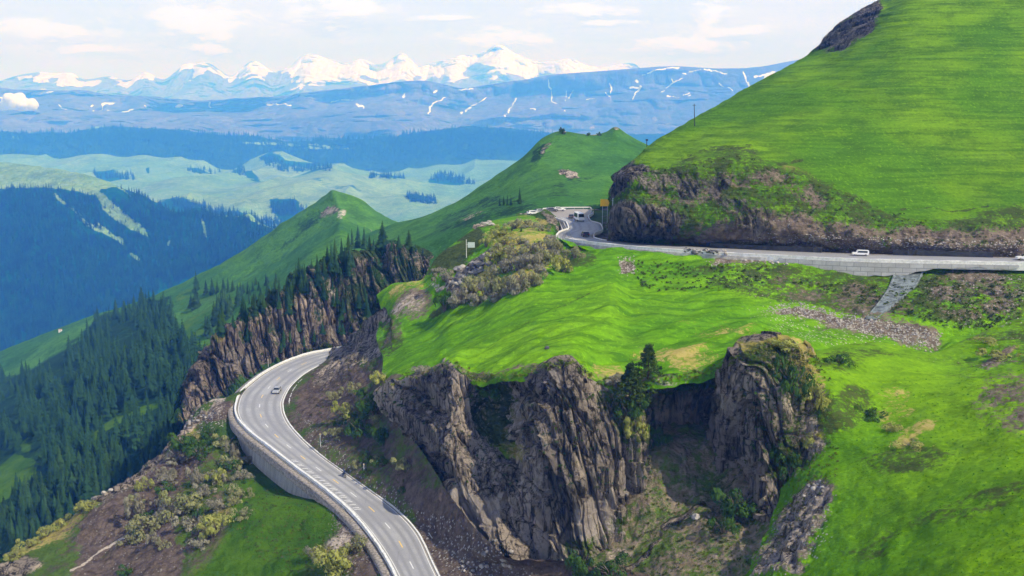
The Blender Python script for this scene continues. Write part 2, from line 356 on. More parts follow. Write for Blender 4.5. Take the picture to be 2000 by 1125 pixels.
for g_ in gul:
    for (x1, y1), (x2, y2) in zip(g_[:-1], g_[1:]):
        L_ = math.hypot(x2 - x1, y2 - y1); k_ = max(2, int(L_ / 5)); pp = []
        for i in range(k_ + 1):
            t = i / k_; j_ = 0 if i in (0, k_) else 1.6; pp.append((x1 + (x2 - x1) * t + random.uniform(-j_, j_), y1 + (y2 - y1) * t + random.uniform(-j_, j_)))
        for i in range(k_):
            if random.random() < .86: GL.append((pp[i:i + 2], random.uniform(.8, 2.0) * (1.25 - .5 * i / k_), random.uniform(.6, 1.)))
def mt_disp(W, N, X, Y, A):
    f = np.clip((Y - 130) / 60, 0.12, 1)
    h = ridge(W * np.array([1/1700., 1/1700., 1/2500.]), 5, 21) - .45
    return W * (h * .10 * f)[..., None] + up(fbm(W / 500., 4, 9) * 60 * f)
patch('blue_mountain_range', [back(r, 60, 1.1), r, [(a, b * .75 + 282 * .25, 11000) for a, b, c in r], [(a, b * .5 + 282 * .5, 10300) for a, b, c in r], [(a, 262, 9500) for a, b, c in r], [(a, 300, 8900) for a, b, c in r]], 1300, 190, M_mount,
      {'snow': [('l', *q) for q in GL] + [('e', 80, 182, 24, 3, -5), ('e', 1500, 146, 14, 6, -30), ('e', 350, 205, 8, 3, 0)],
       'dry': [('e', 230, 246, 120, 8, 0, .0), ('e', 1300, 236, 260, 22, -6, .25)]}, mt_disp, warp=9, bvh=False)

# ------------------------------------------------------------------ dark forested ridge
r = [(-260, 262, 7600), (-100, 262, 7600), (0, 258, 7600), (60, 262, 7600), (130, 260, 7600), (200, 247, 7600), (280, 250, 7600), (350, 254, 7600), (420, 264, 7600), (500, 268, 7600), (560, 277, 7500), (640, 274, 7500), (730, 272, 7400), (800, 262, 7400), (860, 253, 7400), (925, 248, 7400), (1000, 253, 7400), (1060, 258, 7400), (1150, 266, 7400), (1300, 262, 7400), (1600, 260, 7400)]
def fr_disp(W, N, X, Y, A):
    h = ridge(W * np.array([1/700., 1/700., 1/900.]), 4, 33) - .45
    return W * (h * .035 * np.clip((Y - 250) / 40, .1, 1))[..., None] + up((fbm(W / 22., 3, 35) * 11 + 12 * fbm(W / 160., 2, 36)))
patch('forested_ridge', [back(r, 50, 1.06), r, [(a, b * .6 + 345 * .4, 7200) for a, b, c in r], [(a, 330, 6900) for a, b, c in r], [(a, 372, 6400) for a, b, c in r]], 1500, 120, M_forestm,
      {'dry': [('e', 130, 246, 90, 6, 0, .8), ('p', [(0, 262), (60, 266), (55, 274), (0, 266)], 4, .8), ('e', 560, 282, 110, 3, 2, .8), ('e', 640, 290, 60, 3, 0, .7)]}, fr_disp, warp=6)

# ------------------------------------------------------------------ rolling pale green hills
rows = [
 [(-260, 305, 6400), (0, 300, 6400), (120, 308, 6400), (270, 302, 6400), (420, 322, 6400), (530, 304, 6400), (640, 326, 6400), (760, 334, 6400), (880, 322, 6400), (1000, 318, 6400), (1200, 318, 6400), (1400, 318, 6400)],
 [(-260, 335, 5900), (0, 330, 5900), (120, 336, 5900), (270, 332, 5900), (420, 345, 5900), (530, 338, 5900), (640, 340, 5900), (760, 345, 5900), (880, 338, 5900), (1000, 335, 5900), (1200, 335, 5900), (1400, 335, 5900)],
 [(-260, 360, 5200), (0, 360, 5200), (120, 358, 5200), (270, 354, 5200), (420, 352, 5200), (530, 346, 5200), (640, 334, 5200), (760, 350, 5200), (880, 362, 5200), (1000, 358, 5200), (1200, 358, 5200), (1400, 358, 5200)],
 [(-260, 400, 4500), (0, 400, 4500), (120, 395, 4500), (270, 380, 4500), (420, 368, 4500), (530, 362, 4500), (640, 362, 4500), (760, 372, 4500), (880, 385, 4500), (1000, 385, 4500), (1200, 385, 4500), (1400, 385, 4500)],
 [(-260, 450, 3700), (0, 450, 3700), (120, 450, 3700), (270, 430, 3700), (420, 425, 3700), (530, 440, 3700), (640, 420, 3700), (760, 415, 3700), (880, 420, 3700), (1000, 425, 3700), (1200, 425, 3700), (1400, 430, 3700)],
 [(-260, 520, 3000), (0, 520, 3000), (120, 520, 3000), (270, 520, 3000), (420, 520, 3000), (530, 530, 3000), (640, 520, 3000), (760, 500, 3000), (880, 500, 3000), (1000, 500, 3000), (1200, 500, 3000), (1400, 500, 3000)]]
def roll_disp(W, N, X, Y, A):
    d = ridge(W * np.array([1/430., 1/900., 1/500.]), 2, 41) * 62 + fbm(W * np.array([1/230., 1/420., 1/500.]), 2, 44) * 22
    return up(d - 22)
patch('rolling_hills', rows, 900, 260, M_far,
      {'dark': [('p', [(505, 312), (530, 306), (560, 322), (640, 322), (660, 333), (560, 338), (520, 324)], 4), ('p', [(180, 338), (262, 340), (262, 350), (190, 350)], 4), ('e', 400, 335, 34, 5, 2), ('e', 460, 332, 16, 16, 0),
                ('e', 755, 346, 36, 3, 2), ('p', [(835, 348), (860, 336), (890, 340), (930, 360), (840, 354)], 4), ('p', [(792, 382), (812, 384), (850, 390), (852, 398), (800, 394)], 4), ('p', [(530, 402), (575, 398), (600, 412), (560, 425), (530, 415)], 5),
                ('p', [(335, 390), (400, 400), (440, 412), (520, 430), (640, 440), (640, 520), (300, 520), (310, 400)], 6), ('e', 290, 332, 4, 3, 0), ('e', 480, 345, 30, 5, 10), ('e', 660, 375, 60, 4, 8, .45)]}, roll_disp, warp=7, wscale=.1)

# ------------------------------------------------------------------ left mountain (forest below, meadow on top)
rows = [
 [(-300, 350, 3600), (0, 350, 3500), (100, 365, 3400), (200, 385, 3300), (300, 430, 3100), (380, 440, 3000), (450, 450, 2900), (550, 465, 2700), (700, 480, 2600)],
 [(-300, 312, 3200), (0, 317, 3200), (100, 330, 3100), (200, 353, 3000), (300, 402, 2850), (380, 412, 2800), (450, 420, 2700), (550, 436, 2500), (700, 450, 2500)],
 [(-300, 360, 3000), (0, 366, 2950), (100, 372, 2900), (200, 372, 2850), (290, 425, 2700), (380, 438, 2650), (450, 450, 2550), (540, 460, 2400), (700, 480, 2400)],
 [(-300, 440, 2750), (0, 450, 2700), (100, 450, 2640), (200, 450, 2680), (280, 480, 2560), (370, 490, 2500), (440, 500, 2430), (530, 500, 2300), (700, 520, 2300)],
 [(-300, 560, 2450), (0, 560, 2400), (100, 560, 2360), (200, 545, 2430), (280, 550, 2380), (360, 555, 2350), (430, 560, 2300), (520, 560, 2200), (700, 570, 2200)],
 [(-300, 700, 2100), (0, 700, 2080), (100, 680, 2100), (200, 640, 2150), (280, 620, 2180), (350, 620, 2180), (420, 620, 2150), (520, 620, 2100), (700, 620, 2100)],
 [(-300, 800, 1900), (0, 790, 1900), (100, 760, 1900), (200, 720, 1950), (280, 700, 1980), (350, 700, 1980), (420, 700, 1950), (520, 700, 1900), (700, 700, 1900)]]
def lm_disp(W, N, X, Y, A):
    d = (ridge(W * np.array([1/420., 1/700., 1/700.]), 4, 51) - .45) * 70
    return nd(N, d * np.clip((Y - 355) / 60, .12, 1)) + up(fbm(W / 14., 2, 50) * 3.5)
fpoly = [(-320, 372), (0, 368), (80, 368), (150, 376), (190, 388), (200, 372), (235, 366), (255, 400), (215, 352), (240, 350), (300, 395), (340, 410), (400, 412), (470, 425), (560, 445), (720, 460), (720, 820), (-320, 820)]
meadow_lm = [('p', [(183, 372), (205, 382), (240, 415), (285, 450), (292, 465), (250, 450), (205, 420)], 5), ('l', [(110, 388), (150, 430), (170, 455), (230, 470)], 4), ('l', [(190, 452), (240, 475), (235, 470)], 5), ('e', 262, 500, 12, 5, 30), ('e', 330, 475, 4, 8, 20), ('l', [(395, 430), (405, 470)], 3)]
FLM = [('p', fpoly, 6)] + [('p', s[1], 5, -1.) if s[0] == 'p' else s for s in []]
def lm_dark(X, Y, W, N):
    m = poly(X, Y, fpoly, 5)
    for s in meadow_lm:
        v = poly(X, Y, s[1], s[2]) if s[0] == 'p' else lines(X, Y, s[1], s[2]) if s[0] == 'l' else ell(X, Y, *s[1:])
        m = np.minimum(m, 1 - v)
    return m
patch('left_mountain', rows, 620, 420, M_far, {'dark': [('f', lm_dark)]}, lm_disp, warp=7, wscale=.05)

# ------------------------------------------------------------------ middle hills with the pointed peak
sky_j = [(-260, 790, 1000), (-100, 735, 980), (0, 690, 950), (90, 652, 930), (180, 615, 900), (260, 590, 880), (345, 556, 850), (450, 502, 820), (560, 430, 800), (615, 398, 790), (640, 381, 782), (650, 374, 780), (661, 377, 778), (700, 392, 770), (745, 420, 750), (800, 440, 730), (900, 470, 700)]
a1 = [(-260, 850, 780), (-100, 800, 760), (0, 755, 740), (90, 715, 730), (180, 672, 720), (260, 640, 710), (345, 610, 700), (450, 560, 700), (555, 500, 700), (610, 460, 700), (640, 443, 694), (665, 425, 690), (680, 432, 687), (705, 445, 680), (745, 465, 670), (800, 480, 650), (900, 500, 640)]
a2 = [(-260, 950, 560), (-100, 900, 560), (0, 850, 560), (90, 800, 560), (180, 750, 560), (260, 710, 560), (345, 680, 555), (450, 625, 550), (550, 560, 540), (605, 520, 530), (640, 508, 525), (665, 500, 520), (680, 500, 516), (705, 500, 510), (745, 500, 510), (800, 510, 520), (900, 530, 520)]
a3 = [(-260, 1080, 420), (-100, 1010, 420), (0, 960, 425), (90, 905, 430), (180, 860, 440), (260, 830, 440), (345, 800, 440), (430, 760, 440), (520, 680, 440), (600, 620, 440), (640, 608, 446), (665, 600, 450), (680, 597, 450), (705, 590, 450), (745, 580, 450), (800, 580, 450), (900, 600, 450)]
a4 = [(-260, 1300, 330), (-100, 1200, 330), (0, 1130, 335), (90, 1070, 340), (180, 1010, 345), (260, 960, 350), (345, 900, 355), (430, 850, 360), (520, 800, 360), (600, 740, 360), (640, 728, 360), (665, 720, 360), (680, 713, 360), (705, 700, 360), (745, 690, 360), (800, 690, 360), (900, 700, 360)]
def mid_disp(W, N, X, Y, A):
    d = fbm(W / 60., 4, 61) * 3.5 + (ridge(W / 25., 3, 62) - .5) * 1.2
    return nd(N, d * (1 + 3 * A.get('rock', 0) * .6))
patch('middle_hills', [back(sky_j, 70, 1.15), sky_j, a1, a2, a3, a4, back(a4, 120, .9)], 620, 420, M_mid,
      {'dark': [('p', [(-270, 800), (0, 735), (60, 720), (100, 700), (160, 660), (190, 620), (250, 600), (330, 570), (335, 600), (345, 650), (400, 700), (430, 700), (440, 760), (380, 900), (-300, 1400), (-300, 900)], 8, .75),
                ('p', [(0, 740), (50, 735), (30, 760), (0, 765)], 6, .7), ('p', [(540, 470), (600, 420), (650, 385), (655, 410), (600, 470), (500, 510), (420, 540)], 14, .42)],  # last polygon puts the peak's shaded left face into the colour
       'lush': [('p', [(148, 870), (220, 815), (330, 786), (330, 800), (230, 840), (150, 885)], 4, .8), ('p', [(-20, 930), (30, 885), (78, 905), (78, 935), (-20, 1010)], 5, .9), ('e', 50, 870, 14, 18, 0, .7), ('p', [(340, 560), (470, 575), (440, 640), (400, 690), (355, 650)], 8, .5)],
       'pale': [('e', 666, 416, 9, 14, 60, .5), ('l', [(672, 416), (712, 442), (745, 466)], 1.5, .3)],
       'rock': [('e', 640, 410, 26, 10, -30, .6)],
       }, mid_disp, warp=9)

# ------------------------------------------------------------------ hump ridge beyond the bend
k0 = [(690, 475, 640), (758, 444, 620), (850, 411, 590), (905, 385, 575), (955, 352, 565), (1020, 308, 560), (1062, 268, 570), (1098, 256, 575), (1150, 263, 580), (1182, 258, 585), (1202, 248, 590), (1226, 262, 590), (1268, 285, 590), (1330, 320, 580), (1400, 340, 570)]
k1 = [(690, 500, 560), (758, 462, 550), (850, 430, 530), (905, 412, 515), (955, 392, 505), (1020, 355, 500), (1062, 330, 505), (1098, 320, 510), (1150, 318, 515), (1180, 315, 518), (1202, 315, 520), (1225, 320, 520), (1268, 330, 520), (1330, 350, 510), (1400, 370, 500)]
k2 = [(690, 520, 470), (758, 486, 460), (850, 455, 440), (905, 432, 430), (955, 414, 425), (1020, 395, 420), (1062, 380, 420), (1098, 372, 420), (1150, 365, 425), (1180, 362, 425), (1202, 365, 425), (1225, 370, 425), (1268, 380, 420), (1330, 395, 420), (1400, 400, 410)]
k3 = [(690, 545, 400), (758, 515, 395), (850, 490, 380), (905, 460, 370), (955, 436, 368), (1020, 410, 366), (1062, 407, 364), (1098, 406, 362), (1150, 404, 362), (1180, 402, 362), (1202, 400, 362), (1225, 400, 362), (1268, 410, 360), (1330, 420, 360), (1400, 430, 350)]
k4 = [(690, 580, 360), (758, 560, 360), (850, 545, 350), (905, 510, 340), (955, 480, 335), (1020, 430, 350), (1062, 422, 352), (1098, 420, 352), (1150, 420, 350), (1180, 440, 335), (1202, 450, 330), (1225, 450, 325), (1268, 450, 320), (1330, 450, 320), (1400, 460, 320)]
def hump_disp(W, N, X, Y, A):
    d = fbm(W / 45., 4, 71) * 2.6 + A['rock'] * fbm(W / 6., 4, 72) * 3
    return nd(N, d * sstep(Y, 250, 300) * .9 + .1 * d)
patch('hump_ridge', [back(k0, 60, 1.15), k0, k1, k2, k3, k4], 420, 240, M_mid,
      {'dry': [], 'dark': [('e', 905, 428, 80, 22, -16, .52), ('e', 1000, 405, 90, 20, 5, .52), ('e', 1120, 372, 60, 14, -8, .45), ('p', [(1040, 420), (1080, 400), (1180, 396), (1200, 385), (1215, 440), (1180, 450), (1160, 425), (1150, 405), (1050, 408)], 6, .9), ('e', 1055, 300, 30, 14, -50, .6), ('e', 1120, 352, 60, 8, -18, .5)],
       'rock': [('e', 1108, 338, 22, 9, 20, .9), ('e', 1098, 256, 8, 6, 0, .5), ('e', 1150, 262, 18, 6, 0, .8), ('e', 1202, 250, 6, 4, 0, .5), ('e', 920, 425, 30, 8, -20, .5), ('e', 1160, 410, 40, 7, 0, .5), ('e', 1066, 292, 18, 8, -50, .5)],
       'dirt': [('e', 1190, 420, 24, 22, 0, .7)]}, hump_disp, warp=7)

# ------------------------------------------------------------------ roads
LOW = -82.0; UPR = -38.0
lo_out = [(740, 668), (645, 684), (600, 693), (545, 714), (505, 738), (475, 764), (462, 795), (466, 818), (490, 845), (530, 876), (580, 915), (640, 960), (690, 1004), (730, 1052), (760, 1098), (790, 1160), (830, 1260)]
lo_in = [(760, 680), (660, 700), (622, 715), (590, 733), (566, 756), (553, 780), (552, 800), (560, 822), (582, 850), (620, 885), (668, 920), (722, 958), (775, 998), (815, 1042), (843, 1100), (870, 1160), (900, 1260)]
def curve(pts, z, n, off=0):
    w3 = np.array([Pz(a, b, z if not callable(z) else z(a, b)) for a, b in pts]); return pchip(w3, n)
def strip(name, A, B, mat, segs=6, dz=0., kind='structure', skirt=0, attrs=None):
    t = np.linspace(0, 1, segs + 1)[None, :, None]; V = A[:, None] * (1 - t) + B[:, None] * t; V[..., 2] += dz
    nn = len(A); cols = segs + 1
    if skirt:
        l = V[:, :1].copy(); l[..., 2] -= skirt; r_ = V[:, -1:].copy(); r_[..., 2] -= skirt; V = np.concatenate([l, V, r_], 1); cols += 2
    idx = np.arange(nn * cols).reshape(nn, cols)
    Fq = np.stack([idx[:-1, :-1], idx[1:, :-1], idx[1:, 1:], idx[:-1, 1:]], -1).reshape(-1, 4)
    V = V.reshape(-1, 3); f0 = V[Fq[len(Fq)//2]]; 
    if np.cross(f0[1] - f0[0], f0[2] - f0[0])[2] < 0: Fq = Fq[:, ::-1]
    o = link(name, npmesh(name, V, Fq, True, {'across': np.tile(np.clip((np.arange(cols) - (1 if skirt else 0)) / segs, 0, 1), nn)}), mat)
    if kind: tag(o, kind=kind)
    return o
def road_mat(name, c1, c2, wet=.0):
    m, n = new_mat(name); pos = n.add('ShaderNodeNewGeometry').outputs['Position']
    a = n.noise(pos, .12, 4, .6); b_ = n.noise(pos, 2.5, 5, .7); ac = n.attr('across')
    c = n.mix(n.ss(a, .35, .65), c1, c2); c = n.mix(n.ss(b_, .3, .75, 0, .35), c, tuple(x * .7 for x in c1))
    for t_ in (.17, .36, .64, .83):
        tr = n.ss(n.math('ABSOLUTE', n.math('SUBTRACT', ac, t_)), .075, .01); c = n.mix(n.math('MULTIPLY', tr, n.ss(a, .25, .6, .15, .6)), c, (.17, .17, .18))
    edg = n.ss(n.math('ADD', n.math('ABSOLUTE', n.math('SUBTRACT', ac, .5)), n.math('MULTIPLY', n.math('SUBTRACT', b_, .5), .12)), .44, .5); c = n.mix(n.math('MULTIPLY', edg, .75), c, (.27, .23, .19))
    ck = n.add('ShaderNodeTexVoronoi', {'Vector': pos, 'Scale': .22}, feature='DISTANCE_TO_EDGE').outputs['Distance']
    c = n.mix(n.ss(ck, .012, .0, 0, .2), c, (.08, .08, .08))
    bp = n.add('ShaderNodeBump', {'Height': b_, 'Strength': .2, 'Distance': .05})
    s = n.add('ShaderNodeBsdfPrincipled', {'Base Color': c, 'Roughness': .62, 'Specular IOR Level': .35, 'Normal': bp.outputs[0]})
    n.add('ShaderNodeOutputMaterial', {'Surface': s.outputs[0]}); return m
M_road = road_mat('worn_concrete_road', (.29, .29, .305), (.38, .38, .39))
M_conc = flat('old_concrete', (.42, .41, .39), .8, var=.3, scale=.8)
M_concw = flat('pale_concrete', (.68, .68, .67), .7, var=.15, scale=1.5)
M_white = flat('white_paint', (.66, .66, .66), .6, var=.12, scale=4)
M_yel = flat('yellow_paint', (.75, .52, .16), .6, var=.2, scale=4)
M_gravel = flat('verge_gravel', (.26, .23, .20), .9, var=.5, scale=1.8)
NR = 240
LO = curve(lo_out, LOW, NR); LI = curve(lo_in, LOW, NR)
strip('road', LO, LI, M_road, 16, 0, skirt=1.5)
up_l = [(2700, 534), (2150, 522), (1990, 518), (1700, 512), (1500, 503), (1300, 491), (1180, 480), (1120, 472), (1088, 464), (1093, 455), (1112, 446), (1108, 436), (1088, 428), (1068, 421), (1030, 416), (1015, 417)]
up_r = [(2700, 520), (2150, 508), (1990, 504), (1700, 497), (1500, 489), (1300, 479), (1210, 473), (1172, 468), (1158, 463), (1160, 456), (1176, 448), (1172, 438), (1152, 431), (1148, 424), (1158, 414), (1120, 408)]
UL = curve(up_l, UPR, NR); UR = curve(up_r, UPR, NR)
strip('upper_road', UL, UR, M_road, 8, 0, skirt=1.2)
# parking apron at the far bend
ap = [(1028, 413), (1060, 411), (1100, 409), (1140, 408), (1154, 409), (1155, 416), (1146, 424), (1110, 425), (1065, 423), (1035, 419)]
bm = bmesh.new(); vs_ = [bm.verts.new(Pz(a, b, UPR + .03)) for a, b in ap]; bm.faces.new(vs_)
r_ = bmesh.ops.extrude_face_region(bm, geom=bm.faces[:]); [setattr(v.co, 'z', v.co.z - 1.2) for v in r_['geom'] if isinstance(v, bmesh.types.BMVert)]
bmesh.ops.recalc_face_normals(bm, faces=bm.faces[:])
me = bpy.data.meshes.new('parking_apron'); bm.to_mesh(me); bm.free(); tag(link('parking_apron', me, M_road), kind='structure')

def resample(C, step):
    s = np.concatenate([[0], np.cumsum(np.linalg.norm(np.diff(C, axis=0), axis=1))]); k = max(2, int(s[-1] / step)); t = np.linspace(0, s[-1], k)
    return np.stack([np.interp(t, s, C[:, i]) for i in range(3)], 1)
def sidev(C):
    T = np.gradient(C, axis=0); T[:, 2] = 0; T /= np.linalg.norm(T, axis=1, keepdims=True) + 1e-9
    return np.stack([-T[:, 1], T[:, 0], T[:, 2] * 0], 1)
def sweep(name, C, prof, mat, gaps=None, jit=0):
    # prof: closed list of (side, height)
    Sd = sidev(C); prof = np.array(prof); n_, k = len(C), len(prof)
    V = C[:, None] + Sd[:, None] * prof[None, :, :1] + np.array([0, 0, 1.]) * prof[None, :, 1:2]
    if jit: V = V + rng.normal(0, jit, V.shape)
    idx = np.arange(n_ * k).reshape(n_, k); nx = np.roll(idx, -1, 1)
    Fq = np.stack([idx[:-1], nx[:-1], nx[1:], idx[1:]], -1)
    if gaps is not None: Fq = Fq[gaps(np.arange(n_ - 1))]
    Fq = Fq.reshape(-1, 4); me = npmesh(name, V.reshape(-1, 3), Fq, False)
    bm = bmesh.new(); bm.from_mesh(me); bmesh.ops.holes_fill(bm, edges=[e for e in bm.edges if e.is_boundary], sides=k + 1); bmesh.ops.recalc_face_normals(bm, faces=bm.faces[:]); bm.to_mesh(me); bm.free()
    return link(name, me, mat)
def offs(C, d):
    return C + sidev(C) * d
def sidesign(C, other):                              # +1 when 'other' lies on the side +sidev
    return 1 if np.mean(np.sum((other - C) * sidev(C), -1)) > 0 else -1
so = sidesign(LO, LI); si = sidesign(LI, LO); su = sidesign(UL, UR); sr = sidesign(UR, UL)
box = lambda a, b, h, z0=-.6: [(a, z0), (a, h), (b, h), (b, z0)]
# lower road: outer parapet, inner kerb, inner gutter wall, edge lines, dashes
tag(sweep('parapet', resample(offs(LO[4:], -so * .25), 1.2), box(-.22, .22, .62), M_concw, jit=.03), 'low white concrete parapet along the outer edge of the lower road bend', 'parapet')
tag(sweep('kerb', resample(offs(LI[8:], -si * .2), 1.2), box(-.15, .15, .16), M_concw, jit=.02), 'pale kerb along the inner edge of the lower road', 'kerb')
tag(sweep('gutter_wall', resample(offs(LI[20:200], -si * 2.0), 1.2), box(-.2, .2, .55, -1.4), M_conc, jit=.04), 'low grey gutter wall at the foot of the earth bank beside the lower road', 'wall')
strip('gutter', offs(LI, -si * .35), offs(LI, -si * 1.8), M_gravel, 2, -.12, skirt=1)
strip('road_verge', offs(LO, -so * .5), offs(LO, -so * 2.2), M_gravel, 2, -.15, skirt=2)
strip('edge_line', offs(LI, si * .35), offs(LI, si * .5), M_white, 1, .02)
strip('edge_line', offs(LO, so * .5), offs(LO, so * .65), M_white, 1, .02)
CL = resample((LO + LI) / 2, .5); Sc = sidev(CL)
for k, i in enumerate(range(10, len(CL) - 12, 18)):
    a = CL[i:i + 7]; tag(strip('lane_marking', a - Sc[i:i+7] * .11, a + Sc[i:i+7] * .11, M_yel if k % 2 else M_white, 1, .025), kind='structure')
# rumble strip along the outer lane
for k, t in enumerate(np.linspace(.60, .74, 22)):
    i = int(t * NR); a = LO[i] + sidev(LO)[i] * so * 1.0; d = LI[i] - LO[i]; d = d / np.linalg.norm(d); T = np.array([-d[1], d[0], 0]) * .16
    V = np.array([a - T, a + T, a + T + d * 1.3, a - T + d * 1.3]) + [0, 0, .022]; o = link('rumble_bar', npmesh('rumble_bar', V, [(0, 1, 2, 3)], False), M_white); tag(o, kind='structure')
# retaining wall below the lower road
iw = [i for i in range(NR) if 100 < i < 178]; i0, i1 = iw[0], iw[-1]
C = resample(offs(LO[i0:i1], -so * .55), 1.0); m_ = len(C); tt = np.linspace(0, 1, m_)
Hh = 5.6 * np.sin(np.clip(tt, 0, 1) ** .8 * math.pi) ** .6 + 1.0
Sd = sidev(C); V = []
for j in range(9):
    f = j / 8; V.append(C - so * Sd * (0.12 * f * Hh)[:, None] - np.array([0, 0, 1.]) * (f * Hh + .0)[:, None])
V = np.array(V).transpose(1, 0, 2); idx = np.arange(m_ * 9).reshape(m_, 9)
Fq = np.stack([idx[:-1, :-1], idx[:-1, 1:], idx[1:, 1:], idx[1:, :-1]], -1).reshape(-1, 4)
M_wall, n = new_mat('stained_wall_concrete'); pos = n.add('ShaderNodeNewGeometry').outputs['Position']
stn = n.noise(n.mapv(pos, (1.2, 1.2, .12)), 1.0, 5, .65); fn = n.noise(pos, 3, 4, .6)
c = n.mix(n.ss(stn, .36, .62), (.24, .24, .24), (.36, .36, .355)); c = n.mix(n.ss(fn, .5, .8, 0, .4), c, (.10, .10, .09))
bq = n.add('ShaderNodeTexBrick', {'Vector': n.mapv(pos, (1, 1, 1), (math.pi / 2, 0, 0)), 'Scale': .5, 'Mortar Size': .02, 'Color1': (1, 1, 1, 1), 'Color2': (.8, .8, .8, 1), 'Mortar': (.4, .4, .4, 1)}).outputs[0]
c = n.mix(.25, c, n.mix(1., c, bq, 'MULTIPLY'))
s = n.add('ShaderNodeBsdfPrincipled', {'Base Color': c, 'Roughness': .85}); n.add('ShaderNodeOutputMaterial', {'Surface': s.outputs[0]})
o = link('retaining_wall', npmesh('retaining_wall', V.reshape(-1, 3), Fq, False), M_wall)
md = o.modifiers.new('s', 'SOLIDIFY'); md.thickness = .5; md.offset = 0
tag(o, 'tall stained grey concrete retaining wall holding up the outer side of the lower road', 'retaining wall')
# upper road: parapet, dark drain wall, block wall, chute
iU = [i for i in range(NR)]
tag(sweep('parapet', resample(offs(UL[:118], -su * .2), 1.5), box(-.2, .2, .8, -1.2), M_concw, jit=.03), 'long white concrete parapet along the outer edge of the upper road', 'parapet')
tag(sweep('kerb', resample(offs(UL[120:220], -su * .2), 1.2), box(-.15, .15, .45), M_concw, jit=.03), 'white kerb rounding the far bend of the upper road', 'kerb')
tag(sweep('kerb', resample(offs(UR[105:225], -sr * .2), 1.2), box(-.12, .12, .25), M_concw, jit=.02), 'pale kerb on the hill side of the far bend', 'kerb')
M_dark = flat('dark_stone', (.03, .03, .034), .5, var=.4, scale=1.2)  # near-black stone colour of the low walls on the hill side
strip('drain', offs(UR[:100], -sr * .1), offs(UR[:100], -sr * 2.5), M_gravel, 2, -.2, skirt=1)
sgn_px = lambda C, a, b: C[(np.array([1000 + F * p[0] / (p[1] * math.cos(PITCH) - p[2] * math.sin(PITCH)) for p in C]) > a) & (np.array([1000 + F * p[0] / (p[1] * math.cos(PITCH) - p[2] * math.sin(PITCH)) for p in C]) < b)]
for a, b, lb in ((1385, 1612, 'low dark stone wall at the hill side of the road, left of the van'), (1740, 1950, 'low dark stone wall at the hill side of the road, right of the van')):
    tag(sweep('stone_wall', resample(sgn_px(offs(UR, -sr * 1.2), a, b), 1.0), box(-.5, .5, 1.15, -1), M_dark, jit=.08), lb, 'wall')
# ------------------------------------------------------------------ big green hillside with its road cutting
def zr(pts, z): return [(a, b, Dz(a, b, z)) for a, b in pts]
h0 = [(1195, 350, 320), (1215, 338, 320), (1262, 292, 335), (1330, 247, 350), (1400, 207, 368), (1470, 165, 385), (1540, 128, 400), (1600, 90, 420), (1660, 38, 440), (1725, 0, 460), (1800, -45, 480), (1900, -90, 500), (2000, -140, 520), (2150, -210, 550), (2700, -300, 600)]
h1 = [(1197, 355, 296), (1222, 336, 288), (1285, 312, 296), (1340, 286, 308), (1420, 243, 326), (1490, 205, 336), (1560, 165, 350), (1620, 128, 364), (1690, 70, 378), (1755, 5, 394), (1830, -45, 412), (1920, -90, 425), (2010, -130, 440), (2150, -200, 460), (2700, -280, 500)]
h2 = [(1196, 362, 290), (1228, 338, 280), (1295, 318, 284), (1360, 292, 292), (1430, 270, 302), (1505, 248, 308), (1580, 222, 314), (1650, 200, 320), (1720, 165, 328), (1790, 125, 336), (1860, 95, 344), (1940, 70, 350), (2020, 45, 358), (2150, 10, 366), (2700, -40, 380)]
h3 = [(1194, 370, 285), (1232, 345, 275), (1300, 325, 276), (1365, 302, 280), (1440, 288, 283), (1510, 290, 284), (1585, 290, 286), (1655, 285, 290), (1725, 270, 295), (1795, 255, 300), (1865, 245, 302), (1945, 235, 305), (2030, 225, 308), (2150, 210, 312), (2700, 190, 320)]
h4 = [(1192, 385, 281), (1234, 352, 270), (1302, 334, 270), (1368, 314, 271), (1445, 308, 271), (1515, 328, 268), (1590, 350, 266), (1660, 370, 264), (1728, 392, 262), (1798, 408, 260), (1868, 406, 261), (1948, 392, 262), (2032, 385, 264), (2150, 378, 268), (2700, 370, 275)]
h5 = [(1191, 410, 278), (1234, 390, 266), (1302, 380, 265), (1368, 370, 264), (1445, 372, 262), (1515, 385, 259), (1590, 398, 257), (1660, 414, 255), (1728, 428, 254), (1798, 440, 252), (1868, 442, 251), (1948, 438, 251), (2032, 436, 252), (2150, 430, 256), (2700, 430, 262)]
h6b = [(1190, 440), (1234, 440), (1302, 440), (1368, 438), (1445, 442), (1515, 448), (1590, 456), (1660, 462), (1728, 470), (1798, 476), (1868, 480), (1948, 480), (2032, 480), (2150, 480), (2700, 480)]
h6 = [(a, b, d) for (a, b), d in zip(h6b, [276, 262, 260, 258, 255, 253, 251, 249, 248, 247, 246, 246, 247, 250, 256])]
h7 = zr([(1188, 467), (1236, 473), (1304, 478), (1370, 482), (1447, 487), (1517, 490), (1592, 493), (1662, 496), (1730, 499), (1800, 501), (1870, 503), (1950, 504), (2034, 506), (2150, 509), (2700, 524)], -39.0)
def hill_disp(W, N, X, Y, A):
    rk = A['rock']; dt = A['dirt']; gr = 1 - np.clip(rk + dt + A['dark'], 0, 1)
    terr = (vn(z3(W, .05, .05, .9), 80) - .5) * .5 + fbm(W / 2.2, 3, 84) * .22
    d = fbm(W / 40., 3, 81) * 1.2 + terr * gr + (A['dark'] * .9 + dt * .7) * fbm(W / 4., 5, 82) * 1.7 + rk * (rockdisp(W, .5, 83) + .3)
    road_keep = sstep(Y, 500, 470)
    return nd(N, d * (.15 + .85 * road_keep))
